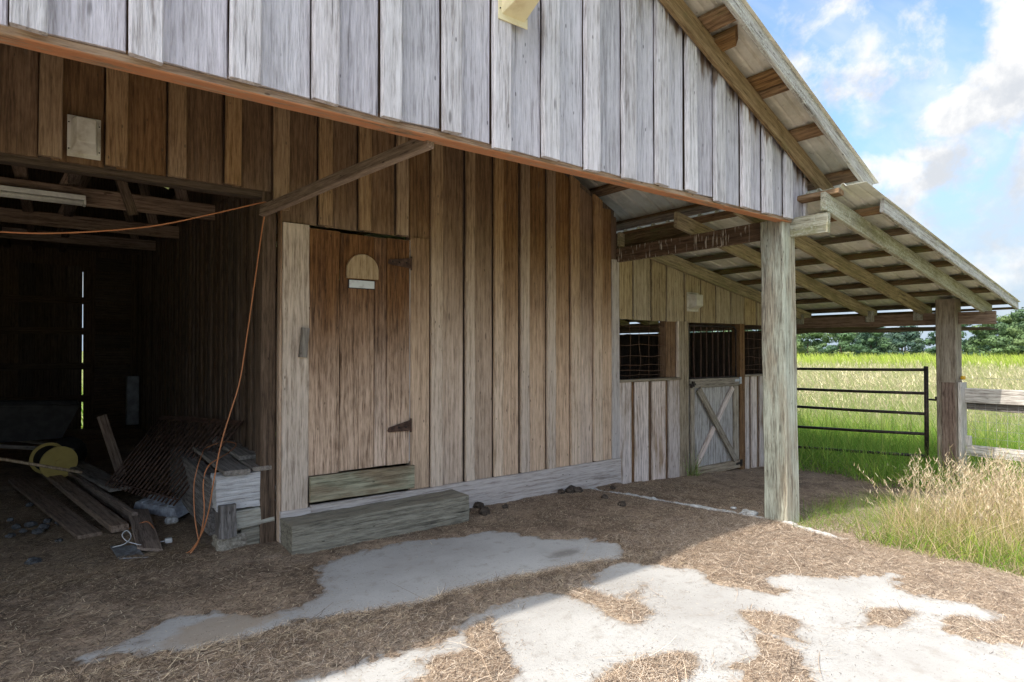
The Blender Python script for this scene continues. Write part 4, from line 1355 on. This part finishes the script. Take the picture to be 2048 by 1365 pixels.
lump('stone', (-4.846, .542, .03), .045, 'stone_grey', 'large grey stone alone on the straw at the front of the bay', 'stones on the bay floor', 1)
lump('stone', (-4.71, .96, .03), .026, 'stone_grey', 'small pale stone just left of the wide floor plank', 'stones on the bay floor', 2)
lump('stone', (-3.985, 1.06, .035), .055, 'concrete_pale', 'pale broken chunk lying between ribbed cover and timber platform', 'stones on the bay floor', 3)
lump('stone', (-3.90, 1.24, .03), .045, 'stone_grey', 'grey chunk touching the timber platform beside the paler one', 'stones on the bay floor', 4)
for i, (x, y_) in enumerate(((-4.777, 1.667), (-4.906, 2.4), (-4.927, 1.448), (-4.996, 1.347), (-4.84, 1.36), (-4.88, 1.62), (-4.97, 1.62), (-4.80, 1.48), (-5.02, 1.9), (-4.70, 1.55))):
    lump('stone', (x, y_, .03), random.uniform(.022, .048), 'stone_grey', 'small dark stone in the loose scatter left of the floor planks', 'scattered stones left of the planks', 10 + i)
for i, (x, y_, r_) in enumerate(((-1.80, -.06, .055), (-1.86, -.25, .05), (-1.62, -.22, .03), (-.72, -.08, .055), (-.78, -.12, .045), (-.70, -.15, .05), (-.86, -.10, .035), (-.76, -.78, .04), (-.69, -.5, .035), (-.35, -.27, .03), (-1.95, -.12, .035))):
    lump('dung_lump', (x, y_, .045), r_, 'manure', 'dark dung lump on the dirt along the foot of the skirt board', 'dung lumps along the wall', 30 + i, .7, 'dung')
for i, (x, y_, r_) in enumerate(((-.015, -1.56, .05), (.015, -1.49, .033), (-.06, -1.50, .022), (.03, -1.36, .026))):
    lump('concrete_crumb', (x, y_, .012), r_, 'concrete_pale', 'pale concrete crumb at the slab edge just left of the front post', 'crumbs along the slab edge', 50 + i, .55, 'concrete')

# ------------------------------------------------------------------ gate and fence
gt = thing('pipe_gate', 'dark five-bar pipe gate closing the side of the lean-to', 'gate', (3.70, -.8, -.1))
GA, GB = (-1.585, (1.157, .872, .624, .381, .114)), (.06, (1.129, .843, .593, .307, .021))
for za, zb in zip(GA[1], GB[1]):
    tube('rail', [(3.70, GA[0], za), (3.70, (GA[0] + GB[0]) / 2, (za + zb) / 2 - .004), (3.70, GB[0], zb)], .0185, 'metal_gate', gt, 8)
tube('upright', [(3.70, -1.59, -.02), (3.70, -1.59, 1.20)], .024, 'metal_gate', gt, 8)
tube('upright', [(3.70, .07, -.1), (3.70, .07, 1.17)], .022, 'metal_gate', gt, 8)
tube('hinge_pin', spline([(3.70, -1.59, .80), (3.70, -1.66, .80), (3.70, -1.69, .80), (3.70, -1.69, .84)], 3), .012, 'metal_gate', gt, 7)
boxes('latch', [(3.67, 3.73, .04, .10, .60, .66)], 'metal_rust', gt, .004)
tube('chain', spline([(3.69, .05, .60), (3.68, .06, .50), (3.69, .08, .40)], 4), .007, 'metal_rust', gt, 6)

fe = thing('board_fence', 'weathered board and wire fence running off from the eave post', 'fence', (3.8, -3.6, -.2))
board('rail', fe, (3.765, -1.93, .872), (3.765, -4.4, .872), .165, .034, 'wood_fence', (-1, 0, 0), 8, .004)
board('rail', fe, (3.84, -1.93, .76), (3.84, -4.4, .75), .12, .034, 'wood_timber_dark', (-1, 0, 0), 6, .004)  # rear rail; shadow under the top rail is put into its dark wood
board('rail', fe, (3.765, -1.97, .235), (3.765, -4.4, .225), .125, .034, 'wood_fence', (-1, 0, 0), 8, .004)
board('rail', fe, (3.765, -4.405, .872), (3.765, -7.2, .872), .165, .034, 'wood_fence', (-1, 0, 0), 8, .004)
board('post', fe, (3.86, -4.4, -.5), (3.86, -4.4, 1.05), .13, .13, 'wood_fence', (-1, 0, 0), 5, .003)
board('post', fe, (3.86, -7.1, -.5), (3.86, -7.1, 1.05), .13, .13, 'wood_fence', (-1, 0, 0), 5, .003)
board('cleat', fe, (3.77, -1.985, .26), (3.77, -1.985, .40), .08, .04, 'wood_fence', (-1, 0, 0), 2, .003)
vs, fs = [], []
for k_ in range(54):
    yv = -1.95 - k_ * .10
    tube_geo([(3.80, yv, -.1), (3.80, yv, .95)], .0014, 4, vs, fs)
for k_ in range(11):
    z = .0 + k_ * .095
    tube_geo([(3.80, -1.93, z), (3.80, -4.3, z + .006), (3.80, -7.2, z)], .0014, 4, vs, fs)
o = mesh_obj('wire_mesh', vs, fs, 'wire_galv', fe)
tag(o, kind='stuff')
tube('strand_wire', [(3.74, -1.95, 1.075), (3.74, -4.4, 1.07), (3.74, -7.2, 1.075)], .0016, 'wire_galv', fe, 5)
ins = tube('insulator', [(3.70, -1.945, 1.075), (3.70, -1.985, 1.075)], .022, 'insulator_yellow', None, 10)
tag(ins, 'small yellow insulator knob on the eave post above the fence', 'insulator')

# splintered strip hanging under the eave
board('eave_strip', barn, (3.88, .35, 1.655), (3.88, -2.20, 1.652), .045, .030, 'wood_broken', (-1, 0, -.3), 18, .012, skew=(0, .10))
board('eave_strip', barn, (3.80, .35, 1.70), (3.84, -.95, 1.672), .10, .02, 'wood_broken', (-1, 0, -.6), 8, .006, skew=(0, -.3))

# ------------------------------------------------------------------ straw, grass, trees
def ribbons(P0, D, L, W, bendv, tint, curl=0.0, segs=3, seed=0, tiptint=None, flat=False):
    """blades: root P0 (n,3), unit direction D, length L, width W, bend vector (n,3) added quadratically"""
    n_ = len(P0)
    side = np.cross(D, np.tile([0, 0, 1.0], (n_, 1))) if not flat else np.cross(np.tile([0, 0, 1.0], (n_, 1)), D)
    r_ = np.random.default_rng(seed)
    if not flat:
        a = r_.uniform(0, 2 * np.pi, n_)
        side = np.stack([np.cos(a), np.sin(a), np.zeros(n_)], 1)
    ln = np.linalg.norm(side, axis=1, keepdims=True)
    side = side / np.maximum(ln, 1e-6)
    V, T = [], []
    for k_ in range(segs + 1):
        t = k_ / segs
        c_ = P0 + D * (L * t)[:, None] + bendv * (t * t)
        wd = W * (1 - t ** 2 * .9) if not flat else W * (1 - .5 * abs(2 * t - 1) ** 2)
        V += [c_ - side * wd[:, None] / 2, c_ + side * wd[:, None] / 2]
        tt = tint if tiptint is None else tint * (1 - t) + tiptint * t
        T += [tt, tt]
    V = np.stack(V, 1).reshape(-1, 3)
    T = np.stack(T, 1).reshape(-1, 3)
    b = np.arange(n_)[:, None] * (2 * (segs + 1))
    F = np.concatenate([np.stack([b[:, 0] + 2 * k_, b[:, 0] + 2 * k_ + 1, b[:, 0] + 2 * k_ + 3, b[:, 0] + 2 * k_ + 2], 1) for k_ in range(segs)])
    return V, F, T


def join(parts):
    V, F, T, o_ = [], [], [], 0
    for v, f, t in parts:
        V.append(v)
        F.append(f + o_)
        T.append(t)
        o_ += len(v)
    return np.concatenate(V), np.concatenate(F), np.concatenate(T)


def jitter(col, n_, amt, r_):
    base = np.array(col)[None] * (1 + r_.uniform(-amt, amt, (n_, 1)))
    return np.clip(base * (1 + r_.uniform(-amt * .25, amt * .25, (n_, 3))), 0.005, .95)


CAMP = np.array([-4.77, -4.5])


def scatter_needles(n_, x0, x1, y0, y1, lmin, lmax, cols, seed, wmin=.0014, wmax=.0032, prefer=None, lift=.010, need=.0, loose=0.0):
    r_ = np.random.default_rng(seed)
    x, y_ = r_.uniform(x0, x1, n_), r_.uniform(y0, y1, n_)
    z, d = litter_height(x, y_)
    keep = d > need
    if loose:
        keep |= (d > -.12) & (r_.random(n_) < loose * np.clip(1 + d / .12, 0, 1) ** 2)
    if prefer is not None:
        keep &= r_.random(n_) < prefer(x, y_)
    x, y_, z, d = x[keep], y_[keep], z[keep], d[keep]
    m_ = len(x)
    z = np.maximum(z, np.where(x < -.04, 0.0, -1)) + r_.uniform(.001, lift, m_)
    ang = r_.normal(.5, 1.0, m_)
    tilt = r_.normal(0, .10, m_)
    D = np.stack([np.cos(ang) * np.cos(tilt), np.sin(ang) * np.cos(tilt), np.sin(tilt)], 1)
    L = r_.uniform(lmin, lmax, m_)
    bend = np.stack([r_.normal(0, .22, m_) * L, r_.normal(0, .22, m_) * L, r_.uniform(-.02, .06, m_) * L], 1)
    W = r_.uniform(wmin, wmax, m_)
    ci = r_.integers(0, len(cols), m_)
    tint = np.array(cols)[ci] * r_.uniform(.6, 1.25, (m_, 1))
    P0 = np.stack([x, y_, z], 1) - D * (L / 2)[:, None]
    P0[:, 2] = np.maximum(P0[:, 2], z - .004)
    return ribbons(P0, D, L, W, bend, tint, flat=True, segs=3)


DRY = [(.54, .41, .295), (.44, .32, .22), (.30, .21, .145), (.72, .59, .46), (.16, .11, .078)]
DARKS = [(.40, .285, .18), (.17, .12, .08), (.56, .42, .27), (.09, .063, .045), (.82, .66, .45), (.10, .07, .05)]
parts = [scatter_needles(125000, -4.9, .6, -4.1, -1.45, .015, .07, DRY, 1, wmin=.0012, wmax=.0026, loose=.10),
         scatter_needles(46000, -5.4, .8, -2.0, 0.0, .012, .055, DARKS, 2, wmin=.0014, wmax=.0036, lift=.006, loose=.05),
         scatter_needles(12000, -4.9, -.2, -4.1, -1.5, .03, .12, DRY, 3, wmin=.0012, wmax=.0024, loose=.25, lift=.015),
         scatter_needles(16000, -4.9, -1.5, -2.1, -1.35, .03, .10, DARKS + DRY[:2], 4, wmin=.0012, wmax=.0026, lift=.028, need=.02,
                         prefer=lambda x, y_: np.exp(-((y_ + 1.70 + .10 * (x + 2.0)) / .14) ** 2)),
         scatter_needles(12000, -1.9, .7, -2.6, -1.3, .025, .09, DRY, 5, wmin=.0012, wmax=.0026, lift=.025, need=.02)]
r_ = np.random.default_rng(91)
cx, cy = r_.uniform(-4.9, -.1, 90000), r_.uniform(-4.2, -.3, 90000)
cd = cover(cx, cy)
kk = (cd < .02) & (r_.random(90000) < np.exp(np.minimum(cd, 0) / .10) * .8 + .02)
cx, cy = cx[kk], cy[kk]
ca = r_.uniform(0, 6.28, len(cx))
parts.append(ribbons(np.stack([cx, cy, r_.uniform(.003, .007, len(cx))], 1), np.stack([np.cos(ca), np.sin(ca), np.zeros(len(cx))], 1), r_.uniform(.003, .014, len(cx)), r_.uniform(.002, .0045, len(cx)),
                     np.zeros((len(cx), 3)), np.array(DARKS + DRY[2:])[r_.integers(0, 8, len(cx))] * r_.uniform(.5, 1.1, (len(cx), 1)), flat=True, segs=1))
parts = [p_ for p_ in parts]
parts.append(scatter_needles(500, -4.9, -.2, -3.6, -.6, .12, .30, DRY + [(.10, .07, .05)], 8, wmin=.0018, wmax=.0034, loose=.5, lift=.03))
V, F, T = join(parts)
tag(fast_mesh('straw_litter', V, F, 'straw_fibre', T), 'dry straw and needle litter strewn over slab and dirt', 'straw', kind='stuff')

# straw over the bay floor and under the lean-to
r_ = np.random.default_rng(77)
n_ = 40000
x = np.concatenate([r_.uniform(-5.6, -3.9, n_), r_.uniform(.1, 3.8, 12000)])
y_ = np.concatenate([r_.uniform(-.1, 3.2, n_), r_.uniform(-1.9, -.05, 12000)])
z = np.where(x < -3.4, np.where(y_ > .3, litter_height(x, np.full(x.shape, .3))[0] * .5 + (fbm(x, y_, 1.5, 4, 55) - .4) * .07, litter_height(x, y_)[0]), litter_height(x, y_)[0]) + r_.uniform(.001, .010, len(x))
ang = r_.normal(.3, 1.0, len(x))
D = np.stack([np.cos(ang), np.sin(ang), r_.normal(0, .08, len(x))], 1)
L = r_.uniform(.015, .065, len(x))
T0 = np.array([(.52, .37, .22), (.30, .205, .12), (.15, .10, .06), (.80, .62, .40)])[r_.integers(0, 4, len(x))] * r_.uniform(.5, 1.2, (len(x), 1))
V, F, T = ribbons(np.stack([x, y_, z], 1), D, L, r_.uniform(.0013, .0032, len(x)), np.zeros((len(x), 3)), T0, flat=True, segs=2)
tag(fast_mesh('bedding_straw', V, F, 'straw_fibre', T), 'short brown bedding straw on the bay floor and under the lean-to', 'straw', kind='stuff')


def gz(x, y_):
    return litter_height(x, y_)[0] if np.max(x) < 8 else np.maximum(ground_base(x, y_) - .05, -.33)


def grass(n_, xy, h0, h1, w0, w1, lean, cols, seed, tip=None, wind=(-.10, .05), segs=3, zf=None):
    r2 = np.random.default_rng(seed)
    x, y_ = xy
    m_ = len(x)
    z = (zf or gz)(x, y_) - .01
    a = r2.uniform(0, 2 * np.pi, m_)
    l_ = np.abs(r2.normal(0, lean, m_))
    D = np.stack([np.cos(a) * l_, np.sin(a) * l_, np.ones(m_)], 1)
    D /= np.linalg.norm(D, axis=1, keepdims=True)
    L = r2.uniform(h0, h1, m_)
    bend = np.stack([np.cos(a) * l_ * L * .9 + wind[0] * L, np.sin(a) * l_ * L * .9 + wind[1] * L, -l_ * L * .35], 1)
    ci = r2.integers(0, len(cols), m_)
    tint = np.array(cols)[ci] * r2.uniform(.7, 1.25, (m_, 1))
    tt = tint * np.array(tip if tip else (1.15, 1.1, .9))
    P0 = np.stack([x, y_, z], 1)
    return ribbons(P0, D, L, r2.uniform(w0, w1, m_), bend, tint, segs=segs, seed=seed, tiptint=tt), (P0, D, L, bend)


def seed_heads(info, frac, cols, seed, size=.05, per=7):
    P0, D, L, bend = info
    r2 = np.random.default_rng(seed)
    idx = np.nonzero(r2.random(len(L)) < frac)[0]
    PP, DD, LL, WW = [], [], [], []
    for k_ in range(per):
        t = .72 + .28 * k_ / (per - 1)
        c_ = P0[idx] + D[idx] * (L[idx] * t)[:, None] + bend[idx] * t * t
        a = r2.uniform(0, 6.28, len(idx))
        d = np.stack([np.cos(a) * .6, np.sin(a) * .6, np.ones(len(idx))], 1)
        d += bend[idx] / np.maximum(L[idx][:, None], .01) * 1.2
        d /= np.linalg.norm(d, axis=1, keepdims=True)
        PP.append(c_)
        DD.append(d)
        LL.append(r2.uniform(.6, 1.2, len(idx)) * size)
        WW.append(np.full(len(idx), size * .17))
    PP, DD, LL, WW = map(np.concatenate, (PP, DD, LL, WW))
    tint = np.array(cols)[r2.integers(0, len(cols), len(LL))] * r2.uniform(.8, 1.15, (len(LL), 1))
    return ribbons(PP, DD, LL, WW, np.zeros((len(LL), 3)), tint, segs=2, seed=seed)


GREEN = [(.16, .32, .04), (.21, .38, .06), (.12, .25, .03), (.27, .42, .09)]
LIME = [(.30, .40, .07), (.38, .46, .10), (.24, .35, .06), (.46, .49, .14)]
TAN = [(.56, .44, .28), (.64, .52, .35), (.46, .345, .21), (.70, .59, .41)]
OLIVE = [(.20, .24, .07), (.28, .29, .10), (.15, .19, .05)]


def patch(n_, poly, seed, edge=.12):
    r2 = np.random.default_rng(seed)
    P_ = np.array(poly)
    x = r2.uniform(P_[:, 0].min() - edge, P_[:, 0].max() + edge, n_ * 2)
    y__ = r2.uniform(P_[:, 1].min() - edge, P_[:, 1].max() + edge, n_ * 2)
    d = sdist(x, y__, poly) + (fbm(x, y__, 3, 3, seed) - .5) * edge * 2.5
    k_ = d < 0
    return x[k_][:n_], y__[k_][:n_]


# dry seeding clump right of the slab
CL = [(.10, -2.52), (.45, -2.42), (1.0, -2.42), (1.8, -2.48), (2.9, -2.5), (3.4, -2.9), (3.0, -4.0), (1.5, -4.1), (.5, -3.4), (.0, -2.85)]
parts = []
g1, info = grass(0, patch(1500, CL, 5), .34, .66, .0022, .0042, .34, TAN, 5, tip=(1.1, 1.08, 1.0), wind=(.02, -.10))
parts += [g1, seed_heads(info, .75, TAN, 6, .040, 8)]
g1, _ = grass(0, patch(6000, CL, 7), .12, .36, .003, .006, .5, TAN + TAN[:2] + OLIVE + LIME[:2], 7)
parts.append(g1)
V, F, T = join(parts)
tag(fast_mesh('dry_grass_clump', V, F, 'grass_blade', T), 'tall dry tan grass with seed heads beside the front post', 'grass', kind='stuff')
# green fringe in front of it and at the post foot
FR = [(-.06, -2.42), (-.14, -2.62), (-.20, -2.95), (-.10, -3.12), (.0, -3.35), (-.05, -3.6), (.3, -4.3), (1.4, -4.2), (.9, -3.4), (.3, -2.95), (.15, -2.6)]
g1, _ = grass(0, patch(7000, FR, 9, .14), .06, .30, .003, .006, .65, LIME[:2] + GREEN[:2] + OLIVE + TAN[:2], 9)
g2, _ = grass(0, patch(2600, [(-.02, -1.98), (.5, -1.80), (1.2, -1.75), (2.0, -1.75), (2.3, -2.3), (1.2, -2.4), (.2, -2.35), (-.04, -2.2)], 10, .12), .05, .20, .002, .004, .7, LIME[:2] + GREEN + OLIVE, 10)
g3, _ = grass(0, patch(300, [(-.16, -1.98), (.15, -1.94), (.2, -2.06), (-.1, -2.1)], 12, .05), .03, .10, .0015, .003, .6, GREEN + LIME, 12)
g4, _ = grass(0, patch(90, [(1.12, -.12), (1.3, -.12), (1.3, -.03), (1.12, -.03)], 13, .03), .12, .40, .002, .004, .45, OLIVE + GREEN, 13)
V, F, T = join([g1, g2, g3, g4])
tag(fast_mesh('green_grass', V, F, 'grass_blade', T), 'short green grass fringing the slab, post foot and stall door', 'grass', kind='stuff')
# lush grass at and behind the gate and fence
LU = [(2.75, -1.45), (3.1, -.05), (3.66, .1), (3.7, 2.0), (7.9, 2.4), (7.9, -4.8), (3.3, -4.9), (3.2, -2.2), (2.9, -1.9)]
g1, _ = grass(0, patch(21000, LU, 15, .2), .22, .60, .005, .011, .42, GREEN + LIME[:2], 15)
g2, info = grass(0, patch(1300, [(4.1, 1.8), (4.1, -1.9), (7.9, -3.5), (7.9, 2.2)], 16), .7, 1.05, .004, .008, .28, GREEN + LIME, 16)
V, F, T = join([g1, g2])
tag(fast_mesh('lush_grass', V, F, 'grass_blade', T), 'lush green grass along the pipe gate and fence', 'grass', kind='stuff')


# open field, thinning with distance
def sector(n_, r0, r1, seed, a0=-22, a1=50, pw=1.0):
    r2 = np.random.default_rng(seed)
    rr = r0 + (r1 - r0) * r2.random(n_) ** pw
    a = np.radians(r2.uniform(a0, a1, n_))
    return -4.77 + rr * np.cos(a), -4.5 + rr * np.sin(a)


fz = lambda x, y_: np.where(np.hypot(x, y_) < 14, -.34, -.26)


def outside(xy):
    x, y_ = xy
    k_ = (x > 7.3) | (y_ < -5.3)
    k_ &= ~((y_ > 4.9) & (x < 4.3))
    return x[k_], y_[k_]


parts = []
g1, info = grass(0, outside(sector(24000, 11.5, 24, 21, pw=.8)), .55, .95, .006, .012, .30, [(.36, .40, .15), (.30, .37, .12), (.42, .42, .20), (.26, .34, .10)], 21, tip=(1.45, 1.25, 1.7), wind=(-.28, .10), zf=fz)
parts += [g1, seed_heads(info, .20, [(.58, .50, .30), (.66, .57, .36), (.50, .40, .25)], 22, .10, 5)]
g1, info = grass(0, outside(sector(22000, 20, 48, 23, pw=.8)), .6, 1.0, .014, .028, .28, [(.38, .40, .16), (.33, .38, .13), (.45, .43, .22)], 23, tip=(1.4, 1.22, 1.6), wind=(-.28, .10), zf=fz)
parts += [g1, seed_heads(info, .22, [(.60, .52, .31), (.68, .59, .38)], 24, .17, 4)]
YL = [(.34, .43, .07), (.40, .48, .10), (.28, .38, .06), (.42, .45, .15)]
g1, _ = grass(0, outside(sector(24000, 44, 150, 25)), .8, 1.45, .06, .16, .25, YL, 25, wind=(-.1, .05), zf=fz, segs=2)
parts.append(g1)
V, F, T = join(parts)
tag(fast_mesh('field_grass', V, F, 'grass_blade', T), 'open field of tall pale seeding grass turning yellow-green towards the trees', 'grass', kind='stuff')
parts = []
g1, _ = grass(0, (np.random.default_rng(31).uniform(-14, 3, 3500), np.random.default_rng(32).uniform(9.5, 26, 3500)), .3, .7, .02, .05, .4, GREEN + LIME, 31, zf=fz)
V, F, T = g1
tag(fast_mesh('back_pasture_grass', V, F, 'grass_blade', T), 'sunlit pasture grass seen through the gap in the back wall', 'grass', kind='stuff')


def tree_meshes(seed, H, Wd, cols):
    r2 = np.random.default_rng(seed)
    n_ = 5200
    # clumps through the crown
    nc = 34
    cc = []
    for k_ in range(nc):
        a = r2.uniform(0, 6.28)
        h = r2.uniform(.03, .93)
        rad = Wd * .5 * math.sin(min(1, (1 - h) * 1.5 + .12) * 1.57) * math.sqrt(r2.random()) * (0.95)
        cc.append((math.cos(a) * rad, math.sin(a) * rad, H * h, r2.uniform(.10, .19) * H))
    cc = np.array(cc)
    ci = r2.integers(0, nc, n_)
    d = r2.normal(0, 1, (n_, 3))
    d /= np.linalg.norm(d, axis=1, keepdims=True)
    P_ = cc[ci, :3] + d * (cc[ci, 3] * r2.random(n_) ** .35)[:, None] * np.array([1, 1, .75])
    s = r2.uniform(.14, .36, n_) * H / 9
    a_ = r2.normal(0, 1, (n_, 3))
    u = np.cross(d + .6 * a_, a_)
    u /= np.linalg.norm(u, axis=1, keepdims=True)
    w_ = np.cross(d, u)
    V = np.stack([P_ - u * s[:, None], P_ - w_ * s[:, None] * .6, P_ + u * s[:, None], P_ + w_ * s[:, None] * .6], 1).reshape(-1, 3)
    F = np.arange(n_ * 4).reshape(-1, 4)
    T = np.repeat(np.array(cols)[ci % len(cols)] * r2.uniform(.75, 1.25, (n_, 1)), 4, 0)
    return V, F, T


TREE_COL = [[(0.077, 0.136, 0.065), (0.094, 0.159, 0.071), (0.053, 0.1, 0.059)], [(0.071, 0.118, 0.077), (0.053, 0.094, 0.071), (0.094, 0.142, 0.083)], [(0.118, 0.183, 0.071), (0.088, 0.142, 0.065), (0.142, 0.201, 0.077)]]  # leaf greens lightened and blued, with distance haze put into the colour
kinds = []
for k_ in range(6):
    kinds.append(tree_meshes(60 + k_, 9.0, random.uniform(7, 9.5), TREE_COL[k_ % 3]))
crown_me = []
tr_words = ['dense dark', 'grey-green', 'lighter green']
nt = 0
rt = random.Random(5)
WIDE = []
ORD = ['first', 'second', 'third', 'fourth', 'fifth', 'sixth', 'seventh', 'eighth', 'ninth', 'tenth', 'eleventh', 'twelfth', 'thirteenth', 'fourteenth', 'fifteenth']
for row, (dist, cnt, a0, a1, hmin, hmax) in enumerate(((122, 15, 2, 38, 5.4, 6.8), (138, 15, 1, 39, 7.0, 8.6))):
    for k_ in range(cnt):
        an = a1 - (a1 - a0) * (k_ + rt.uniform(.3, .7)) / cnt
        dd = dist + rt.uniform(-4, 4)
        WIDE.append((an, dd, rt.uniform(hmin, hmax) * (1.12 if an < 16.5 else .95), row, k_))
for (an, dd, H, row, num) in WIDE:
    ki = rt.randrange(6)
    x, y_ = -4.77 + dd * math.cos(R(an)), -4.5 + dd * math.sin(R(an))
    t = bpy.data.objects.new('tree', None)
    C.objects.link(t)
    t.matrix_basis = Matrix.Translation((x, y_, -.3)) @ Matrix.Rotation(rt.uniform(0, 6.28), 4, 'Z') @ Matrix.Diagonal((H / 9.0 * 1.15, H / 9.0 * 1.15, H / 9.0, 1))
    tag(t, '%s tree, %s from the left in the %s row of the tree line' % (tr_words[ki % 3], ORD[num], ('nearer', 'rear')[row]), 'tree', 'trees of the far tree line')
    if len(crown_me) <= ki or crown_me[ki] is None:
        while len(crown_me) <= ki:
            crown_me.append(None)
        V, F, T = kinds[ki]
        o = fast_mesh('crown', V, F, 'leaf', T)
        o['_m'] = 1
        del o['_m']
        crown_me[ki] = o.data
        o.parent = t
    else:
        o = bpy.data.objects.new('crown', crown_me[ki])
        C.objects.link(o)
        o.parent = t
    if nt == 0:
        vs, fs = tube_geo([(0, 0, -.2), (.05, 0, 2.5), (0, .1, 5.5)], .17, 7)
        tm = bpy.data.meshes.new('trunk')
        tm.from_pydata([tuple(v) for v in vs], [], fs)
        tm.materials.append(MATS['bark'])
    o = bpy.data.objects.new('trunk', tm)
    C.objects.link(o)
    o.parent = t
    nt += 1
